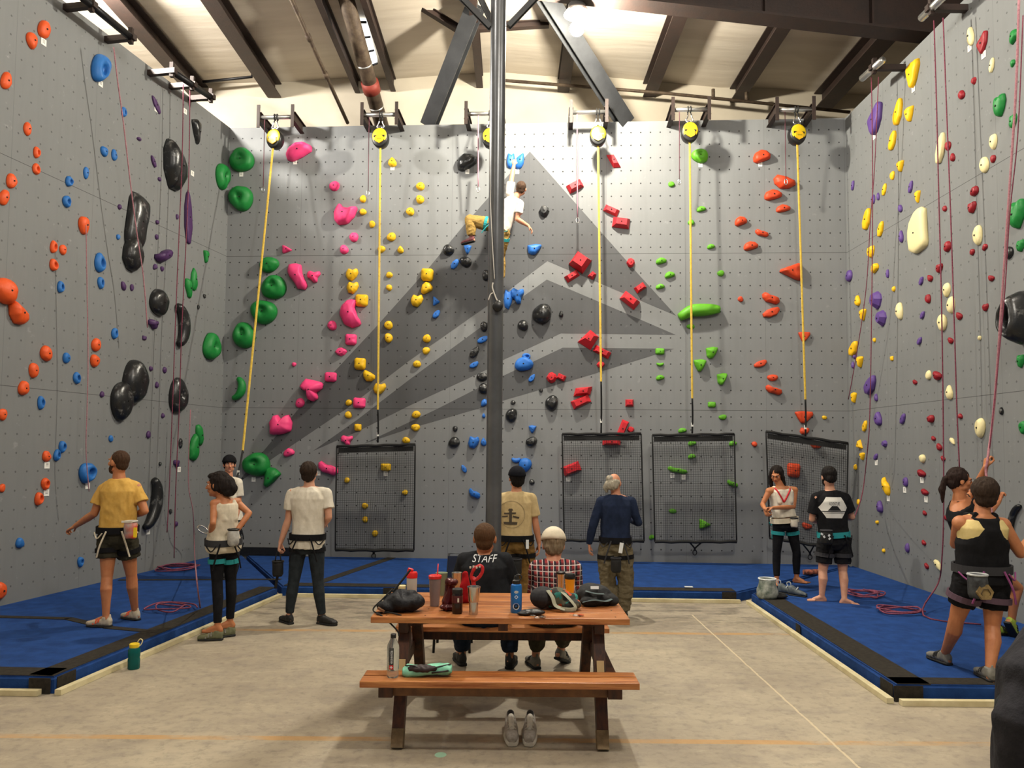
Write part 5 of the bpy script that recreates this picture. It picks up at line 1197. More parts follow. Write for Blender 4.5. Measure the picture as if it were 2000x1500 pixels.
q = atZ(352, 1112, MT); coil(q, .33, .3, M_PILE, 'pink rope pile at the foot of the left wall behind the woman', 3, 26)
q = atZ(332, 1192, MT); coil(q, .3, .25, M_PILE, 'loose pink rope on the left mat between man in yellow and woman', 5, 14)
q = atZ(1690, 1164, MT); coil(q, .25, .25, M_PILE, 'purple-red rope pile beside the bare feet of the man in black', 8, 24)
q = atZ(1760, 1197, MT); coil(q, .33, .22, M_PILE, 'loose pink rope loops lying mid-way on the right mat', 12, 20)
# anchor rails above the side walls
def rail(W, p0, p1, off, m, lab, plates, r=.045):
    a = W.hit(*p0, off); b = W.hit(*p1, off); root = empty('anchor_rail', a.lerp(b, .5), lab, 'rail', 'anchor rails above the side walls')
    bm = NB(); tube(bm, [a, b], r, 16); obj('rail_pipe', bm, m, root, True)
    for t in plates:
        c = a.lerp(b, t); bm = NB(); beam(bm, c + W.n * .06, c - W.n * (off + .25), .07, .07); box(bm, c + V((0, 0, .02)), (.05, .05, .2)); obj('bracket_arm', bm, M_STEEL, root)
    return root
rail(LEFT, (130, -30), (259, 76), .35, M_BLACKM, 'black anchor pipe above the left wall, nearer one', (.35, .97))
rail(LEFT, (334, 138), (414, 191), .35, M_BLACKM, 'black anchor pipe above the left wall, farther one by the corner', (.02, .5, .97))
rail(RIGHT, (1684, 153), (1724, 117), .4, M_GALV, 'short silver anchor pipe above the purple shield hold on the right wall', (.6,), .045)
rail(RIGHT, (1800, 35), (1850, -14), .4, M_GALV, 'silver anchor pipe at the top right above the paired ropes', (.4,), .045)
# lamp that is in the picture, hung from the roof
LP = V(LAMPS[0][0])
t = empty('high_bay_lamp', LP, 'bright lit round lamp hanging under the roof beam to the right of the column', 'lamp')
bm = NB(); lathe(bm, [(.05, .42), (.09, .38), (.10, .26), (.17, .19), (.18, .19), (.12, .28), (.11, .4), (.05, .44)], LP, 24); obj('reflector', bm, M_GALV, t, True)
bm = NB(); ell(bm, LP, (.095, .095, .095), seg=24); kb = NT('lit_bulb'); kb.b.inputs['Base Color'].default_value = (1, 1, 1, 1); kb.b.inputs['Emission Color'].default_value = (1, .93, .78, 1); kb.b.inputs['Emission Strength'].default_value = 2600; obj('bulb', bm, kb.m, t, True)
bm = NB(); tube(bm, [LP + V((0, 0, .38)), V((LP.x, LP.y, ceil_z(LP.x) - .03))], .012, 8); obj('drop_rod', bm, M_BLACKM, t)
for i, (p, e_, r_, c_) in enumerate([]):
    p = V(p); t = empty('high_bay_lamp', p, 'high bay lamp hung from the roof outside the picture', 'lamp', 'high bay lamps outside the frame')
    bm = NB(); lathe(bm, [(.05, .42), (.09, .38), (.12, .27), (.25, .2), (.27, .2), (.14, .3), (.11, .4), (.05, .44)], p, 20); obj('reflector', bm, M_GALV, t, True)
    bm = NB(); tube(bm, [p + V((0, 0, .42)), V((p.x, p.y, ceil_z(p.x) - .03))], .012, 8); obj('drop_rod', bm, M_BLACKM, t)
# column wiring and speaker
a = lambda x, y, d=.0: atY(x, y, PY - .10 + d)
bm = NB(); tube(bm, wiggle([a(959, 60, .08), a(957, 200, .08), a(958, 380, .05), a(962, 480), a(966, 545)], 6), .004, 6)
tube(bm, wiggle([a(963, 552), a(962, 562), a(968, 580), a(973, 590)], 6), .007, 6); tube(bm, wiggle([a(963, 572), a(958, 575), a(954, 586)], 6), .006, 6)
tag(obj('extension_cord', bm, mat('white_cable', '#cfcbc2', .5), smooth=True), 'white power cord hanging down the steel column', 'cord')
c = a(972, 598); bm = NB(); lathe(bm, [(.0, -.03), (.045, -.03), (.052, -.01), (.052, .02), (.043, .03), (0, .03)], n=20, axis=Matrix.Rotation(math.radians(90), 4, 'X')); bmesh.ops.translate(bm, verts=bm.verts[:], vec=c)
t = tag(obj('cord_reel', bm, M_BLK, smooth=True, loc=c), 'small round black plug box hanging on the column at the end of the white cord', 'plug box')
# skirting
bm = NB(); p = BACK.pt(-4.3, .2, .05); q = BACK.pt(-3.3, .2, .05); beam(bm, p, q, .05, .1); struct(obj('baseboard_back', bm, M_BLK))
bm = NB(); box(bm, (-5.52, 7.71, 3.5), (.16, .06, 7.0)); struct(obj('trim_40', bm, mat('white_trim', '#cfcdc6', .6)))

# ================================================================== PICNIC TABLE
k = NT('stained_pine'); co = k.coord(); 
g = k.noise(k.scale(co, (1.3, 24, 24)), 2.2, 5, .65); g2 = k.noise(k.scale(co, (.7, 5, 5)), 2.5, 3)
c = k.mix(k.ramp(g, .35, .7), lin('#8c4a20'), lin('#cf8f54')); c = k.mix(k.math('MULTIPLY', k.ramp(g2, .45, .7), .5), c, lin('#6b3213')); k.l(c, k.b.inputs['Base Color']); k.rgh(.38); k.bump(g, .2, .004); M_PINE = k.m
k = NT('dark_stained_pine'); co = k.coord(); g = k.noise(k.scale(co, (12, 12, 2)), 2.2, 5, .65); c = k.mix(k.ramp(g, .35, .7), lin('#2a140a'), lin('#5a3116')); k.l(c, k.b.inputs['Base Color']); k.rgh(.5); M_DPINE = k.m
M_RAW = mat('raw_worn_wood', '#8f7a5c', .8, 0, '#6f5d45', 20)
TX0, TX1 = -.875, .75; TC = (TX0 + TX1) / 2
tb = empty('picnic_table', (TC, 5.3, 0), 'reddish-brown wooden picnic table with attached benches, bags and bottles on it', 'table')
def planks(nm, ys, z, x0, x1, th=.038, skew=.0, m=M_PINE):
    bm = NB()
    for a_, b_ in ys: box(bm, ((x0 + x1) / 2, (a_ + b_) / 2, z - th / 2), (x1 - x0, b_ - a_ - .011, th), bev=.004)
    return obj(nm, bm, m, tb)
planks('tabletop', [(4.87 + i * .172, 4.87 + (i + 1) * .172) for i in range(5)], .75, TX0, TX1)
planks('bench_seat', [(4.545, 4.665), (4.665, 4.785)], .45, TX0, .758)
planks('bench_seat', [(5.93, 6.05), (6.05, 6.17)], .45, TX0, .758)
for y0 in (4.68, 6.04):
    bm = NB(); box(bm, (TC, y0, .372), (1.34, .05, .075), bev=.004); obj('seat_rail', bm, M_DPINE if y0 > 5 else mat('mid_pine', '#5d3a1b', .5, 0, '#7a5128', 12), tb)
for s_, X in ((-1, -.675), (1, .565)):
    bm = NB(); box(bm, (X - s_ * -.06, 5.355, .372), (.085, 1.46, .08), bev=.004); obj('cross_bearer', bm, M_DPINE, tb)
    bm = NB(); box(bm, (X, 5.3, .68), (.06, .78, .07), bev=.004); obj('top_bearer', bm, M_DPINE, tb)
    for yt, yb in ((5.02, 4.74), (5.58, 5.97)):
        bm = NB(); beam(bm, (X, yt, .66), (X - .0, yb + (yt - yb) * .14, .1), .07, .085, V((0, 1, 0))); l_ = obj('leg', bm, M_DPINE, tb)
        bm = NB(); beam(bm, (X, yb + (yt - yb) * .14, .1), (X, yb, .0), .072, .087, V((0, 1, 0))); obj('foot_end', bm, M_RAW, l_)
        if yb < 5: bm = NB(); beam(bm, (X, yt + (yb - yt) * .42 - .055, .39), (X, yt + (yb - yt) * .30 - .055, .49), .045, .012, V((0, 1, 0))); obj('worn_patch', bm, mat('pale_patch', '#b99e72', .8), l_)
    bm = NB(); beam(bm, (X, 5.3, .64), (X - s_ * .42, 5.3, .7), .04, .07); obj('brace', bm, M_DPINE, tb)
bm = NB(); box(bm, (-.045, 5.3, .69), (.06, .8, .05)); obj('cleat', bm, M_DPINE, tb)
bm = NB()
for X in (-.80, -.55, .45, .68):
    for y_ in (4.93, 5.13, 5.3, 5.47, 5.65): lathe(bm, [(.006, .7505), (.005, .752), (0, .752)], (X * .98, y_, 0), 8)
obj('screws', bm, M_BLACKM, tb)

# ------------------------------------------------------------------ things on and around it
Z = .7505; PH = math.pi
def on_table(px, py, z=Z): return atZ(px, py, z)
def turned(nm, lab, cat, base, parts, grp=None):
    t = empty(nm, base, lab, cat, grp)
    for pn, prof, m in parts:
        bm = NB(); lathe(bm, prof, base, 26); obj(pn, bm, m, t, auto=.6)
    return t
M_CLEAR = mat('clear_plastic', '#dfe6e6', .08, trans=.9, spec=.5); M_REDP = mat('red_plastic', '#d2211f', .35); M_REDD = mat('red_drink', '#8f1410', .3)
b = on_table(804, 1172); turned('shaker_bottle', 'clear bottle with a bright red flip lid standing behind the black drawstring bag', 'bottle', b, [('body', [(.030, 0), (.034, .01), (.037, .155), (.035, .16)], mat('frosted_plastic', '#b1aa9f', .3)), ('lid', [(.038, .155), (.039, .185), (.034, .195), (.02, .197)], M_REDP)])
bm = NB(); box(bm, b + V((-.012, 0, .205)), (.04, .03, .03), Matrix.Rotation(.3, 3, 'Y'), bev=.006); 
obj('spout', bm, M_REDP, [o for o in bpy.data.objects if o.name == 'shaker_bottle'][0])
b = on_table(785, 1172); turned('yogurt_jar', 'small jar with pale yellow lid just behind the black drawstring bag', 'jar', b, [('body', [(.02, 0), (.024, .01), (.024, .075)], mat('jar_olive', '#867a2e', .5)), ('lid', [(.026, .075), (.027, .1), (.02, .103)], mat('pale_lid', '#d8cf9a', .5))])
b = on_table(849, 1183); turned('tumbler', 'clear tumbler of red drink with a red lid and straw', 'tumbler', b, [('drink', [(.029, .004), (.034, .09), (0, .09)], M_REDD), ('cup', [(.031, 0), (.041, .185), (.039, .185), (.030, .005)], mat('cloudy_cup', '#b9a5a0', .15, trans=.6)), ('lid', [(.043, .182), (.045, .2), (.038, .206), (0, .207)], M_REDP)])
t = bpy.data.objects['tumbler']; bm = NB(); tube(bm, [b + V((.01, 0, .1)), b + V((.02, .0, .28))], .004, 8); obj('straw', bm, M_REDP, t, True)
b = on_table(862, 1162); turned('iced_cup', 'wide greenish glass partly hidden behind the red lidded tumbler', 'cup', b, [('body', [(.03, 0), (.045, .15), (.046, .16), (.042, .158)], mat('greenish_glass', '#6f7a62', .2))])
b = on_table(892, 1163); turned('steel_tumbler', 'shiny steel tumbler at the back, behind the red cloth pouch', 'tumbler', b, [('body', [(.028, 0), (.037, .16), (.040, .165), (.036, .165), (.03, .15)], M_CHROME)], 'steel tumblers on the table')
b = on_table(925, 1200); turned('steel_tumbler', 'shiny steel tumbler at the front, nearest the table edge', 'tumbler', b, [('body', [(.027, 0), (.030, .08), (.034, .085), (.040, .165), (.043, .172), (.043, .178), (.038, .178), (.034, .15), (.025, .03)], M_CHROME)], 'steel tumblers on the table')
b = on_table(893, 1198); turned('jar', 'small black-lidded jar of dark red drink left of the front steel tumbler', 'jar', b, [('body', [(.03, 0), (.034, .01), (.034, .12), (.031, .13)], mat('dark_jar', '#1d0d0d', .2)), ('band', [(.0352, .07), (.0352, .115)], mat('dark_red_label', '#4d1216', .4)), ('lid', [(.034, .13), (.035, .155), (.03, .16)], M_BLK)])
bm = NB(); box(bm, b + V((.008, -.0355, .09)), (.010, .001, .026)); obj('print', bm, M_WHITE, bpy.data.objects['jar'])
b = on_table(873, 1192)
bm = NB(); limb(bm, [b + V((0, .02, .02)), b + V((.012, .02, .1)), b + V((.018, .02, .18))], [.04, .035, .028]); ell(bm, b + V((.0, .0, .02)), (.05, .045, .02)); ell(bm, b + V((.025, .01, .18)), (.04, .03, .03))
me = evaluated(bm, .006, 1); crumple(me, .012, 22, 4); t = tag(link('foil_pouch', me, mat('maroon_foil', '#4a0f10', .25, .3)), 'crumpled glossy maroon pouch right of the red lidded tumbler', 'pouch')
b = on_table(908, 1178)
bm = NB(); limb(bm, [b + V((.0, .02, .03)), b + V((.004, .02, .12)), b + V((.0, .02, .19))], [.04, .034, .018])
me = evaluated(bm, .006, 1); crumple(me, .014, 18, 8); tag(link('cloth_pouch', me, cloth('red_cloth', '#a3161b', '#7c0f14')), 'tall crumpled bright red cloth pouch among the tumblers', 'pouch')
b = on_table(932, 1172); bm = NB(); R = [b + V((.035 * math.cos(q) - .004 + .02 * math.sin(q), 0, .19 + .05 * math.sin(q))) for q in [2 * PH * j / 16 for j in range(16)]]; tube(bm, R, .012, 8, closed=True); limb(bm, [b + V((-.02, .01, .03)), b + V((-.03, .01, .15))], [.02, .014])
me = evaluated(bm, .005, 1); crumple(me, .004, 40); t = tag(link('watch_strap', me, mat('red_strap', '#bb1f24', .5)), 'looped red strap standing up beside the front steel tumbler', 'strap')
bm = NB()
for q in range(4): box(bm, b + V((-.05 + .022 * q, -.012, .228 + .006 * (q % 2))), (.012, .012, .012))
obj('charm', bm, M_WHITE, t)
# blue bottle
b = on_table(1008, 1196)
t = turned('water_bottle', 'bright blue metal water bottle with black cap and white stickers on the table', 'bottle', b, [('body', [(.034, 0), (.037, .006), (.037, .165), (.034, .178), (.026, .184)], mat('blue_enamel', '#1a6dbb', .3, .2)), ('cap', [(.024, .182), (.026, .19), (.026, .205), (.018, .212), (.014, .235), (.0, .237)], M_BLK)])
bm = NB(); tube(bm, [b + V((.014 + .02 * math.cos(q), 0, .225 + .018 * math.sin(q))) for q in [2 * PH * j / 12 for j in range(12)]], .005, 6, closed=True); obj('carry_loop', bm, M_BLK, t, True)
def wrap_on(b, r, polys, cx, cz, size, m, par, nm, off=.0012):
    bm = NB()
    for poly in polys:
        try: bm.faces.new([bm.verts.new((x, y, 0)) for x, y in poly])
        except Exception: pass
    bmesh.ops.triangulate(bm, faces=bm.faces[:])
    for v in bm.verts:
        x = v.co.x * size + cx; z = v.co.y * size + cz; a_ = x / r; v.co = b + V((math.sin(a_) * (r + off), -math.cos(a_) * (r + off), z))
    return obj(nm, bm, m, par)
circ = lambda r, n=16, ex=1: [(r * ex * math.cos(2 * PH * i / n), r * math.sin(2 * PH * i / n)) for i in range(n)]
M_STK = mat('white_sticker', '#dfe3e4', .5)
wrap_on(b, .037, [circ(.5, 20, 1.7)], -.0, .137, .017, M_STK, t, 'sticker'); wrap_on(b, .037, text_polys('NRA', 1), -.0, .137, .0125, M_BLK, t, 'lettering', .002)
wrap_on(b, .037, [circ(.5, 4)], 0, .105, .026, M_STK, t, 'sticker'); wrap_on(b, .037, [circ(.5, 4)], 0, .105, .015, bpy.data.materials['blue_enamel'], t, 'sticker_centre', .002)
wrap_on(b, .037, [circ(.5, 20)], 0, .045, .042, M_STK, t, 'sticker'); wrap_on(b, .037, [circ(.5, 20), ], 0, .045, .030, M_BLK, t, 'sticker_centre', .002); wrap_on(b, .037, [[(-.5, -.12), (.5, -.12), (.5, .12), (-.5, .12)]], 0, .045, .04, M_STK, t, 'sticker_band', .003)
b = on_table(1095, 1158); turned('steel_tumbler', 'dark steel tumbler behind the camouflage bag next to the yellow cup', 'tumbler', b, [('body', [(.028, 0), (.032, .13), (.034, .14), (.03, .14)], M_CHROME), ('lid', [(.034, .14), (.034, .155), (.02, .16)], M_BLK)], 'steel tumblers on the table')
b = on_table(1113, 1166); turned('travel_mug', 'yellow travel mug with a black lid behind the bags', 'mug', b, [('body', [(.026, 0), (.036, .13)], mat('amber_yellow', '#e99a14', .4)), ('lid', [(.037, .13), (.04, .138), (.04, .15), (.033, .168), (0, .17)], M_BLK)])
# drawstring bag
def bag(nm, lab, cat, blobs, m, vox=.007, cr=.012, sc=14, seed=1, grp=None):
    bm = NB()
    for c_, r_ in blobs: ell(bm, c_, r_, seg=16)
    me = evaluated(bm, vox, 2); 
    crumple(me, cr, sc, seed)
    zmin = min(v.co.z for v in me.vertices)
    return tag(link(nm, me, m), lab, cat, grp)
M_NYL = mat('black_nylon', '#121317', .62, 0, '#1c1e24', 8, .9, 22, .3)
b = on_table(782, 1196)
t = bag('drawstring_bag', 'black nylon drawstring bag slumped on the left end of the table', 'bag', [(b + V((-.0, .03, .062)), (.115, .085, .062)), (b + V((.05, .04, .06)), (.1, .08, .058)), (b + V((-.08, .0, .04)), (.07, .05, .038)), (b + V((.02, .05, .1)), (.08, .06, .04))], M_NYL, seed=2)
bm = NB(); P0 = b + V((-.09, -.03, .03))
tube(bm, wiggle([b + V((.02, .04, .13)), b + V((-.05, .02, .16)), b + V((.03, .07, .25)), b + V((-.06, .05, .14)), b + V((-.12, .0, .08)), b + V((-.17, -.02, .03)), b + V((-.15, -.05, .008)), b + V((-.08, -.05, .01)), b + V((-.03, -.08, .01)), b + V((.02, -.09, .0))][3:], 6), .005, 6)
tube(bm, wiggle([b + V((-.10, -.04, .01)), b + V((-.14, -.07, .006)), b + V((-.11, -.105, .005)), b + V((-.06, -.118, -.03)), b + V((-.0, -.12, -.09)), b + V((.01, -.12, -.12))], 6), .005, 6)
tube(bm, wiggle([b + V((-.06, .05, .12)), b + V((-.02, .07, .17)), b + V((.05, .09, .26))], 5), .007, 6)
obj('drawcord', bm, M_CORD, t, True)
bm = NB(); box(bm, b + V((-.115, -.055, .028)), (.05, .03, .012), Matrix.Rotation(.5, 3, 'Y')); obj('corner_patch', bm, mat('tan_patch', '#6e4b2e', .7), t)
# camo backpack
k = NT('camouflage_fabric'); co = k.coord(); n = k.noise(co, 14, 2, .5); c = k.mix(k.math('GREATER_THAN', n, .52), lin('#30302d'), lin('#5b5a48')); n2 = k.noise(co, 19, 2); c = k.mix(k.math('GREATER_THAN', n2, .6), c, lin('#2d7a72')); n3 = k.noise(k.scale(co, (1, 1.2, 1.1)), 17, 1); c = k.mix(k.math('GREATER_THAN', n3, .62), c, lin('#c9502a')); k.l(c, k.b.inputs['Base Color']); k.rgh(.9); M_CAMO = k.m
b = on_table(1084, 1190)
t = bag('backpack', 'patterned grey, green and orange bag heaped on the right half of the table', 'bag', [(b + V((.02, .05, .06)), (.14, .08, .06)), (b + V((.0, .04, .09)), (.09, .07, .05)), (b + V((.1, .0, .035)), (.07, .06, .035))], M_CAMO, seed=5)
bm = NB(); ell(bm, b + V((-.085, .02, .075)), (.08, .075, .07)); me = evaluated(bm, .007, 2); crumple(me, .01, 14, 3); attach(link('hood', me, cloth('grey_fleece', '#3b3b3d', '#2f2f31')), t, 'grey fleece hood')
bm = NB(); tube(bm, wiggle([b + V((-.05, -.03, .13)), b + V((-.02, -.06, .09)), b + V((.0, -.08, .04)), b + V((.06, -.09, .02))], 5), .012, 6, flat=(.035, .006)); tube(bm, wiggle([b + V((.04, .0, .12)), b + V((.09, -.05, .08)), b + V((.13, -.07, .03)), b + V((.10, -.09, .015)), b + V((.03, -.085, .02))], 5), .012, 6, flat=(.03, .006)); obj('shoulder_strap', bm, mat('pale_strap', '#9a9a86', .8), t)
b2 = on_table(1040, 1203); bm = NB(); ell(bm, b2 + V((.0, .03, .018)), (.085, .035, .018)); ell(bm, b2 + V((-.05, .02, .012)), (.05, .03, .012)); me = evaluated(bm, .006, 1); crumple(me, .006, 20); t = tag(link('glasses_case', me, M_BLK), 'flat black case lying on the table between the blue bottle and the patterned bag', 'case')
# black bag
b = on_table(1166, 1182)
t = bag('duffel_bag', 'black bag with grey straps at the right end of the table', 'bag', [(b + V((-.02, .05, .065)), (.125, .085, .065)), (b + V((-.03, .06, .1)), (.09, .06, .035)), (b + V((.05, .02, .04)), (.09, .07, .04)), (b + V((-.04, -.03, .03)), (.08, .05, .03))], mat('black_canvas', '#111112', .8, 0, '#1c1d1f', 10, .5, 20), seed=9)
bm = NB(); tube(bm, wiggle([b + V((-.1, -.06, .03)), b + V((-.03, -.085, .05)), b + V((.05, -.07, .04)), b + V((.1, -.02, .05))], 5), .012, 6, flat=(.03, .01)); tube(bm, wiggle([b + V((-.08, -.03, .1)), b + V((-.02, -.06, .09)), b + V((.04, -.05, .085))], 5), .01, 6, flat=(.025, .008)); obj('strap', bm, mat('grey_teal_strap', '#4a5a5c', .7), t)
bm = NB(); box(bm, b + V((-.02, -.035, .125)), (.055, .006, .02), Matrix.Rotation(-.25, 3, 'X')); obj('logo_patch', bm, M_STK, t)
bm = NB(); ell(bm, b + V((.11, -.01, .035)), (.04, .035, .034)); me = evaluated(bm, .006, 1); attach(link('rolled_sleeve', me, cloth('dark_grey_roll', '#2e2f30')), t)
# keys and clips at the edge
for px, py, lab, m in ((1125, 1203, 'small bunch of keys with orange tag in front of the patterned bag', mat('orange_tag', '#c75a2a', .6)), (1050, 1207, 'small steel clip and cord at the table front edge', M_CHROME)):
    b = on_table(px, py); bm = NB(); tube(bm, [b + V((.018 * math.cos(q), .018 * math.sin(q), .004)) for q in [2 * PH * j / 12 for j in range(12)]], .0025, 6, closed=True)
    t = tag(obj('key_ring', bm, M_CHROME, smooth=True), lab, 'keys')
    bm = NB()
    for j, a_ in enumerate((.2, .8, -.4, 2.6)): box(bm, b + V((.035 * math.cos(a_), .018 * math.sin(a_), .005 + .003 * j)), (.035, .012, .002), Matrix.Rotation(a_, 3, 'Z'))
    obj('key', bm, m, t)
# bench items
b = atZ(767, 1322, .4505)
t = turned('plastic_bottle', 'clear plastic water bottle with a black label standing on the near bench', 'bottle', b, [('body', [(.030, 0), (.035, .008), (.035, .03), (.033, .04), (.036, .05), (.036, .175), (.034, .19), (.016, .225), (.014, .232)], M_CLEAR), ('cap', [(.0165, .23), (.0165, .25), (.014, .253), (0, .253)], M_BLK)])
wrap_on(b, .0362, [[(-.5, -2.4), (.5, -2.4), (.5, 2.4), (-.5, 2.4)]], -.004, .115, .026, M_BLK, t, 'label')
rp = [[(-y, x) for x, y in poly] for poly in text_polys('essentia', 1.0)]
wrap_on(b, .0362, rp, -.004, .125, .0235, M_STK, t, 'lettering', .002)
wrap_on(b, .0362, [[(-.5, -.5), (.5, -.5), (.5, .5), (-.5, .5)]], -.004, .0655, .024, M_REDP, t, 'label_square', .002)
wrap_on(b, .0362, [[(-.15, -.5), (.15, -.5), (.15, .5), (-.15, .5)], [(-.5, -.15), (.5, -.15), (.5, .15), (-.5, .15)]], -.004, .0655, .016, M_STK, t, 'label_cross', .003)
b = atZ(834, 1321, .4505); M_MINT = cloth('mint_fabric', '#8ed0b4', '#7cc0a4', 12, .4)
bm = NB(); ring_loft(bm, [(b + V((x, .02 + .01 * math.sin(x * 20), .034 + .006 * math.sin(x * 9))), V((0, 1, 0)), V((0, 0, 1)), .05, h_, .8) for x, h_ in ((-.145, .02), (-.12, .036), (-.06, .032), (0, .026), (.06, .028), (.12, .034), (.145, .018))])
me = evaluated(bm, .005, 1); crumple(me, .006, 16, 3); t = tag(link('zip_pouch', me, M_MINT), 'open mint green zip pouch with dark lining lying on the near bench', 'pouch')
bm = NB(); ell(bm, b + V((-.03, -.01, .048)), (.095, .035, .022)); me = evaluated(bm, .005, 1); crumple(me, .006, 30); attach(link('dark_lining', me, mat('dark_lining', '#241216', .6)), t)
bm = NB(); tube(bm, wiggle([b + V((-.13, .0, .062)), b + V((-.08, -.03, .07)), b + V((.0, -.028, .045)), b + V((.06, -.02, .06)), b + V((.14, .01, .07))], 5), .004, 6); tube(bm, [b + V((.03, -.034, .03)), b + V((.13, -.028, .042))], .005, 6); obj('zip', bm, M_BLK, t, True)
# trainers under the near bench
M_TRW = mat('white_foam', '#d8d4c8', .6); M_TRG = mat('grey_knit', '#9b948b', .85, 0, '#b5afa6', 40)
for i, px in enumerate((1001, 1033)):
    b = atZ(px, 1452, 0); b = V((b.x, 4.765, 0)); ydir = V((.0 + (.05 if i else -.06), 1, 0)).normalized(); x = V((ydir.y, -ydir.x, 0)); U = V((0, 0, 1))
    t = empty('running_shoe', b, ('left' if i == 0 else 'right') + ' one of the pale grey running shoes on the floor under the near bench', 'shoe', 'pale running shoes')
    prof = [(0, .024, .035), (.03, .034, .05), (.08, .041, .055), (.15, .044, .07), (.2, .038, .09), (.25, .034, .11), (.285, .026, .115)]
    bm = NB(); ring_loft(bm, [(b + ydir * y_ + U * (.02 + h_ / 2), x, U, w_, h_ / 2, .85) for y_, w_, h_ in prof])
    me = evaluated(bm, .006, 2); attach(link('upper', me, M_TRG), t)
    bm = NB(); ring_loft(bm, [(b + ydir * y_ + U * .016, x, U, w_ + .005, .016, .6) for y_, w_, h_ in prof]); attach(link('midsole', evaluated(bm, .005, 1), M_TRW), t)
    bm = NB(); ell(bm, b + ydir * .225 + U * .125, (.024, .045, .022)); attach(link('opening', evaluated(bm, .005, 1), M_BLK), t)
    bm = NB(); limb(bm, [b + ydir * .1 + U * .078, b + ydir * .17 + U * .125], [.018, .02]); attach(link('tongue', evaluated(bm, .005, 1), M_TRW), t)
    bm = NB()
    for q in range(4): c_ = b + ydir * (.09 + .022 * q) + U * (.083 + .014 * q); tube(bm, [c_ - x * .026 - U * .006, c_ + U * .012, c_ + x * .026 - U * .006], .003, 6)
    obj('laces', bm, M_TRW, t, True)
# teal bottle on the floor
b = atZ(261, 1306, 0); M_TEALB = mat('teal_plastic', '#12605c', .25, trans=.25)
t = turned('water_bottle', 'teal water bottle with a yellow lid standing on the concrete by the left mat', 'bottle', b, [('body', [(.042, 0), (.047, .008), (.047, .075), (.043, .09), (.047, .105), (.047, .155), (.036, .172), (.034, .176)], M_TEALB), ('lid', [(.036, .172), (.038, .178), (.038, .2), (.033, .204), (0, .204)], M_YEL)])
bm = NB(); tube(bm, wiggle([b + V((.03, 0, .18)), b + V((.05, 0, .19)), b + V((.065, 0, .225)), b + V((.045, 0, .24)), b + V((.025, 0, .215))], 5), .004, 6); obj('tether', bm, mat('cream_tether', '#e4d7a5', .5), t, True)
# things on the right mat
b = atZ(1499, 1168, MT); M_CHB = mat('patterned_nylon', '#4c5a4f', .7, 0, '#a9aca2', 12, .3, 20)
t = empty('chalk_bucket', b, 'open grey and green chalk bucket on the right mat near the pair of shoes', 'bucket')
bm = NB(); lathe(bm, [(.10, 0), (.125, .03), (.12, .1), (.095, .17), (.098, .22), (.092, .22), (.085, .16), (.09, .05)], b, 24)
for v in bm.verts: v.co += V((.012 * noise.noise(v.co * 14), .012 * noise.noise(v.co * 14 + V((5, 5, 5))), 0))
obj('bucket_body', bm, M_CHB, t, True)
bm = NB(); tube(bm, [b + V((.097 * math.cos(q), .097 * math.sin(q), .222)) for q in [2 * PH * j / 20 for j in range(20)]], .008, 6, closed=True); obj('rim', bm, M_STK, t, True)
bm = NB(); ell(bm, b + V((.1, -.02, .03)), (.13, .08, .03)); attach(link('base_flap', evaluated(bm, .007, 1), M_CORD), t)
for i, (px, py) in enumerate(((1537, 1160), (1557, 1164))):
    b = atZ(px, py, MT); t = empty('climbing_shoe', b, ('left' if i == 0 else 'right') + ' one of the grey climbing shoes beside the chalk bucket', 'shoe', 'grey climbing shoes on the right mat')
    d_ = V((.5, -.4, 0)).normalized(); x = V((d_.y, -d_.x, 0)); U = V((0, 0, 1)); prof = [(-.1, .03, .1), (-.05, .038, .11), (.0, .042, .075), (.06, .045, .05), (.11, .03, .03)]
    bm = NB(); ring_loft(bm, [(b + d_ * y_ + U * (.01 + h_ / 2), x, U, w_, h_ / 2, .85) for y_, w_, h_ in prof]); attach(link('upper', evaluated(bm, .006, 2), mat('slate_leather', '#3c4346', .6, 0, '#60686b', 18)), t)
    bm = NB(); ring_loft(bm, [(b + d_ * y_ + U * .008, x, U, w_ + .003, .008, .6) for y_, w_, h_ in prof]); attach(link('sole', evaluated(bm, .005, 1), SOLE), t)
    bm = NB(); tube(bm, wiggle([b - d_ * .1 + U * .09, b - d_ * .12 + U * .14, b - d_ * .08 + U * .15, b - d_ * .07 + U * .1], 4), .006, 6); tube(bm, [b - x * .035 + U * .07, b + U * .1 + d_ * .01, b + x * .035 + U * .07], .008, 6); obj('pull_tab', bm, mat('pale_tab', '#aeb4b4', .6), t, True)
b = atZ(1584, 1122, MT); d_ = V((.9, .2, 0)).normalized(); x = V((d_.y, -d_.x, 0)); U = V((0, 0, 1))
bm = NB(); ring_loft(bm, [(b + d_ * y_ + U * (.035), x, U, w_, .035, .8) for y_, w_ in ((-.12, .02), (-.08, .04), (0, .042), (.08, .045), (.12, .02))]); t = tag(link('slip_on_shoe', evaluated(bm, .006, 2), mat('coral_print', '#b3654a', .7, 0, '#171313', 25)), 'small black and coral shoe lying between the two barefoot people', 'shoe')
b = atZ(1345, 1147, MT + .01); bm = NB(); box(bm, b + V((0, 0, .006)), (.1, .05, .01), bev=.003); tag(obj('white_card', bm, M_STK), 'thin white card lying on the front strip of the back mat', 'card')
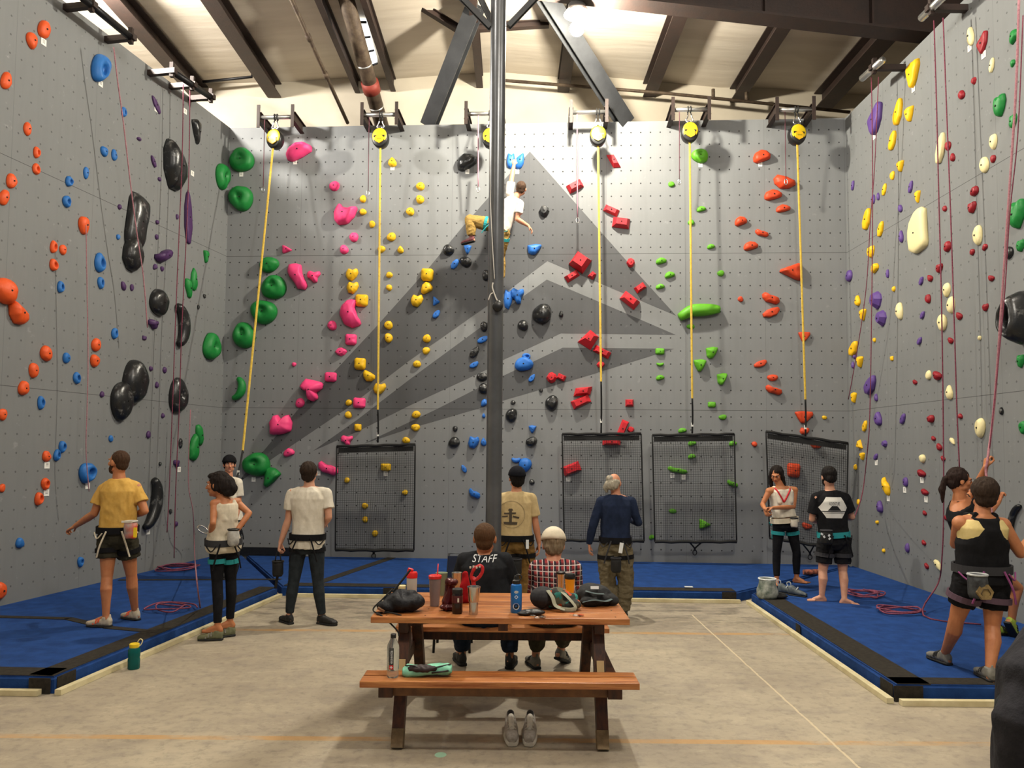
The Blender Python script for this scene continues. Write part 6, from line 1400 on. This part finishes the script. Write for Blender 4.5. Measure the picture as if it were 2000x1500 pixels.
# folding chair next to the seated man
b = atZ(893, 1190, 0); b = V((b.x - .02, 7.2, 0))
b = V((atY(888, 1100, 6.9).x, 6.9, 0)); t = empty('camp_chair', b, 'dark navy folding chair standing behind the seated man in the STAFF tee', 'chair')
zt = atY(890, 1083, 6.9).z
bm = NB(); box(bm, b + V((-.0, -.02, zt - .16)), (.12, .02, .3), Matrix.Rotation(-.0, 3, 'X')); obj('backrest', bm, mat('navy_panel', '#12203c', .6), t)
bm = NB(); box(bm, b + V((-.02, .2, zt - .32)), (.34, .36, .03)); obj('seat', bm, M_BLK, t)
bm = NB(); tube(bm, [b + V((.06, -.02, zt - .32)), b + V((.06, -.02, zt + .01)), b + V((-.05, -.02, zt + .01)), b + V((-.07, -.02, zt - .32))], .01, 8); tube(bm, [b + V((-.17, .0, zt - .19)), b + V((-.06, .0, zt - .19))], .016, 8); obj('back_frame', bm, M_BLK, t, True)
for i in (-1, 1):
    for j in (0, 1):
        bm = NB(); tube(bm, [b + V((i * .14 - .02, .04 + .32 * j, zt - .33)), b + V((i * .16 - .02, .02 + .36 * j, 0))], .012, 8); obj('leg', bm, M_BLACKM, t, True)

# ================================================================== chalk bags and gear worn by the people
def chalk_bag(c, r, h_, m, lab, tilt=0, rimm=None, grp='chalk bags worn at the waist'):
    c = V(c); t = empty('chalk_bag', c, lab, 'chalk bag', grp)
    bm = NB(); lathe(bm, [(0, -h_), (r * .8, -h_), (r * .98, -h_ * .85), (r, -h_ * .3), (r * .95, 0), (r * .85, 0), (r * .8, -h_ * .4)], c, 18)
    for v in bm.verts: v.co += V((.4, .4, .3)) * (.02 * noise.noise(v.co * 16))
    obj('bag_body', bm, m, t, True)
    bm = NB(); tube(bm, [c + V((r * .95 * math.cos(q), r * .95 * math.sin(q), .0)) for q in [2 * PH * j / 14 for j in range(14)]], .009, 6, closed=True); obj('rim', bm, rimm or M_BLK, t, True)
    return t
def at_back(px, py, Y): return atY(px, py, Y)
t = chalk_bag(at_back(256, 1018, 7.19), .055, .16, mat('orange_nylon', '#d1491f', .6, 0, '#9d9d98', 9), 'orange, grey and yellow chalk bag on the belt of the man in yellow', rimm=mat('grey_rim', '#b9b6ad', .7))
bm = NB(); c = at_back(264, 1040, 7.05); box(bm, c, (.03, .012, .09), bev=.004); obj('side_patch', bm, M_YEL, t)
bm = NB(); c = at_back(248, 1017, 7.06); box(bm, c + V((.0, 0, -.01)), (.1, .01, .02), bev=.003); obj('strap', bm, M_WHITE, t)
t = chalk_bag(at_back(456, 1034, 7.25), .05, .15, mat('white_grey_nylon', '#c4c2bb', .6, 0, '#8d8b86', 10), 'white and grey chalk bag at the right hip of the woman in cream')
t = chalk_bag(at_back(543, 1096, 7.97), .058, .15, M_CORD, 'black cylindrical chalk bag held in the hand of the man in white tee', grp=None)
P0 = at_back(543, 1096, 7.97); bm = NB(); tube(bm, wiggle([P0 + V((.03, 0, 0)), P0 + V((.02, .0, .06)), P0 + V((.0, 0, .10)), P0 + V((-.02, .0, .06)), P0 + V((-.03, 0, 0))], 4), .006, 6); tube(bm, wiggle([P0 + V((0, 0, -.14)), P0 + V((-.01, 0, -.2)), P0 + V((-.02, 0, -.28))], 4), .01, 6, flat=(.03, .006)); obj('strap', bm, M_CORD, t, True)
t = chalk_bag(at_back(1614, 1036, 8.66), .065, .15, M_CORD, 'black chalk bag with white marks on the man in black tee', rimm=M_HG)
bm = NB()
bm.free()
for dx, dz in ((-.05, -.04), (-.025, -.07), (.03, -.055), (.035, -.09)):
    bm = NB(); box(bm, at_back(1614, 1036, 8.59) + V((dx, 0, dz)), (.02, .004, .026), Matrix.Rotation(dx * 20, 3, 'Y')); obj('mark', bm, M_STK, t)
t = chalk_bag(at_back(1203, 1090, 8.24), .055, .15, M_CORD, 'dark chalk bag hanging behind the man in navy shirt', rimm=M_HG)
bm = NB(); c = at_back(1213, 1070, 8.2); box(bm, c, (.04, .006, .11), Matrix.Rotation(.15, 3, 'Y')); obj('tag', bm, M_STK, t)
t = chalk_bag(at_back(1551, 1012, 9.58), .045, .11, M_WHITE, 'small white chalk bag on the hip of the woman with long hair')
t = chalk_bag(at_back(1008, 1092, 7.88), .06, .16, M_CORD, 'black gear bag hanging from the harness of the man by the column', rimm=M_HG)
bm = NB(); c = at_back(1030, 1063, 7.84); box(bm, c, (.03, .004, .09)); obj('tag', bm, M_STK, t)
c = at_back(1909, 1122, 5.72); t = chalk_bag(c, .068, .17, mat('black_white_nylon', '#131416', .7, 0, '#44474a', 14), 'black and white chalk bag with a hexagonal wooden-look bottom on the woman in shorts', rimm=mat('silver_rim', '#a8abac', .4))
bm = NB(); poly = [(.062 * math.cos(a_), .062 * math.sin(a_)) for a_ in [math.radians(60 * k_) for k_ in range(6)]]
prism(bm, poly, 0, .02); bmesh.ops.transform(bm, matrix=Matrix.Translation(c + V((.012, -.055, -.12))) @ Matrix.Rotation(math.radians(75), 4, 'X'), verts=bm.verts[:]); o = obj('hexagon_panel', bm, mat('wood_ring', '#8b7445', .6, 0, '#6b5630', 30), t)
bm = NB(); tube(bm, [c + V((.012 + .035 * math.cos(a_), -.078, -.125 + .035 * math.sin(a_))) for a_ in [math.radians(60 * k_) for k_ in range(6)]], .004, 5, closed=True); obj('ring_pattern', bm, mat('dark_wood', '#4a3a1e', .6), o)
# belay device in the hand of the woman in cream
c = atY(396, 1034, 7.18); bm = NB(); tube(bm, [c + V((.045 * math.cos(q) * 1.1, 0, .03 * math.sin(q) - .02 * math.cos(q))) for q in [2 * PH * j / 14 for j in range(14)]], .008, 6, closed=True)
tag(obj('carabiner', bm, M_CHROME, smooth=True), 'large steel carabiner at the front of the woman in cream', 'carabiner')
# prints on shirts
Pm = p7; n_ = (0, 1, 0); xx = (1, 0, 0)
tp = text_polys('STAFF', 1.0, .25)
o_ = J0 = (p7['J']['ls'] + p7['J']['rs']) / 2
decal(p7, [[(x * .93, y) for x, y in q] for q in tp], (-.004, -.034), .075, M_STK, 'staff_lettering', origin=atY(947, 1079.5, 6.05), n=n_, xax=xx)
og = atY(1621, 990, 8.85)
decal(p11, [[(.5, 0), (.27, .38), (-.27, .38), (-.5, 0), (-.27, -.38), (.27, -.38)]], (0, 0), .31, mat('white_print', '#d8d6cf', .8), 'hexagon_print', origin=og, n=n_, xax=xx)
MB = mat('black_print', '#131313', .8)
def decal2(P, polys, c_, size, m, nm, og): 
    o = decal(P, polys, c_, size, m, nm, origin=og, n=(0, 1, 0), xax=(1, 0, 0))
    for v in o.data.vertices: v.co.y -= .002
    return o
decal2(p11, [[(-.42, -.13), (.42, -.13), (.40, -.16), (-.40, -.16)], [(-.24, -.11), (.24, -.11), (.1, .06), (-.1, .06)], [(-.36, -.19), (.36, -.19), (.34, -.205), (-.34, -.205)]], (0, -.0), .31, MB, 'mountain_print', og)
decal2(p11, [[(x * .62, y * 1.5) for x, y in q] for q in text_polys('ADVENTURE', 1.0)], (0, .042), .034, MB, 'print_lettering', og)
og = atY(999, 1003, 8.1)
ringp = []
for i in range(32):
    a0, a1 = 2 * PH * i / 32, 2 * PH * (i + 1) / 32; ringp.append([(math.cos(a0) * .5, math.sin(a0) * .5), (math.cos(a1) * .5, math.sin(a1) * .5), (math.cos(a1) * .485, math.sin(a1) * .485), (math.cos(a0) * .485, math.sin(a0) * .485)])
MP = mat('brown_print', '#4a4034', .9)
decal2(p6, ringp, (0, 0), .28, mat('tan_print', '#8c7c5c', .9), 'circle_print', og)
decal2(p6, [[(-.05, .22), (.05, .22), (.05, -.22), (-.05, -.22)], [(-.24, .13), (.2, .16), (.2, .1), (-.24, .07)], [(-.33, 0), (-.1, .04), (-.1, -.02), (-.3, -.05)], [(.1, .04), (.33, -.02), (.3, -.08), (.08, -.02)], [(-.26, -.2), (.26, -.2), (.24, -.3), (-.24, -.3)], [(-.05, .29), (.06, .29), (.1, .22), (-.1, .22)]], (-.01, -.02), .28, MP, 'emblem_print', og)
# woman at the right: black racerback over the cream layer
P = p13; st = P['station']; J = P['J']; bm = NB()
T_ = [(-.04, .165 * 1.16, .122), (.06, .165 * 1.08, .122), (.25, .15 * 1.08, .11), (.42, .148 * 1.08, .11), (.55, .155 * 1.08, .118), (.66, .14, .124), (.78, .095, .125), (.9, .085, .1), (.95, .09, .085)]
ring_loft(bm, [st(t_, a_, b_, infl=.024) for t_, a_, b_ in T_])
for kx in 'lr':
    a_ = J[kx + 's'].lerp(J['nk'], .5) + V((0, 0, .045)); limb(bm, [J['nk'] - V((0, 0, .08)), a_ - V((0, .03, .01)), a_ + V((0, .05, -.02)), a_ + V((0, .09, -.14))], [.045, .03, .03, .04])
me = evaluated(bm, .0075, 2); crumple(me, .005, 9); attach(link('racerback_tank', me, BLACK), P['root'], 'black racerback tank')
# red trim on the white tank of the woman with long hair
P = p10; c = P['J']['nk']; bvh = BVHTree.FromPolygons([v.co.copy() for v in P['_top'].data.vertices], [q.vertices[:] for q in P['_top'].data.polygons]); bm = NB()
for sgn in (-1, 1):
    pts = []
    for t_ in range(9):
        f_ = t_ / 8; q = c + V((sgn * (.095 - .095 * f_), -.5, -.02 - .17 * f_)); h_, _, _, _ = bvh.ray_cast(q, V((0, 1, 0)))
        if h_ is not None: pts.append(h_ - V((0, .004, 0)))
    if len(pts) > 2: tube(bm, pts, .011, 6)
obj('red_neck_trim', bm, mat('red_trim', '#c0202e', .8), P['root'], True)
# person in dark fleece cut off by the right edge of the photograph
M_FL = cloth('dark_fleece', '#27272b', '#333338', 20, .8)
Y0 = 2.55
c = lambda px, py, d=0: atY(px - 32, py + 12, Y0 + d)
t = empty('person', (c(2080, 1500).x, Y0, 0), 'person in dark grey fleece at the bottom right corner, mostly outside the picture', 'person')
bm = NB(); S0, Lo = c(2075, 1285, .02), c(2010, 1480, -.02)
limb(bm, [c(2140, 1210, .1), c(2110, 1320), c(2100, 1520), c(2110, 1900)], [.12, .19, .19, .2]); limb(bm, [S0, c(2028, 1400, -.05), c(2030, 1560, -.02), c(2080, 1720, .15)], [.085, .085, .075, .055])
me = evaluated(bm, .01, 3); crumple(me, .01, 8); attach(link('fleece_jacket', me, M_FL), t)
bm = NB(); hd = c(2230, 1080, .1); ell(bm, hd, (.078, .095, .115)); ell(bm, hd + V((0, .09, -.02)), (.015, .02, .02)); limb(bm, [hd - V((0, .02, .1)), c(2150, 1230, .1)], [.055, .06]); hand(bm, c(2095, 1745, .2), V((.3, 1, -.1)), V((0, 0, -1)), V((1, 0, 0)), .9, .6); limb(bm, [c(2080, 1720, .15), c(2095, 1745, .2)], [.03, .028])
me = evaluated(bm, .007, 2); attach(link('body', me, SK1), t)
bm = NB(); ell(bm, hd + V((0, -.02, .035)), (.088, .098, .1)); me = evaluated(bm, .008, 1); attach(link('hair', me, hair_mat('#241a14')), t)
bm = NB()
for i in (-1, 1): limb(bm, [V((c(2110, 1900).x + i * .09, Y0, .95)), V((c(2110, 1900).x + i * .1, Y0 + .02, .5)), V((c(2110, 1900).x + i * .11, Y0, .06))], [.1, .075, .055])
me = evaluated(bm, .01, 2); attach(link('trousers', me, DK), t)
for i in (-1, 1): shoe(t, 'shoe', V((c(2110, 1900).x + i * .11, Y0, .09)), (0, 1, 0), 0, SHB, SOLE, 1.0)
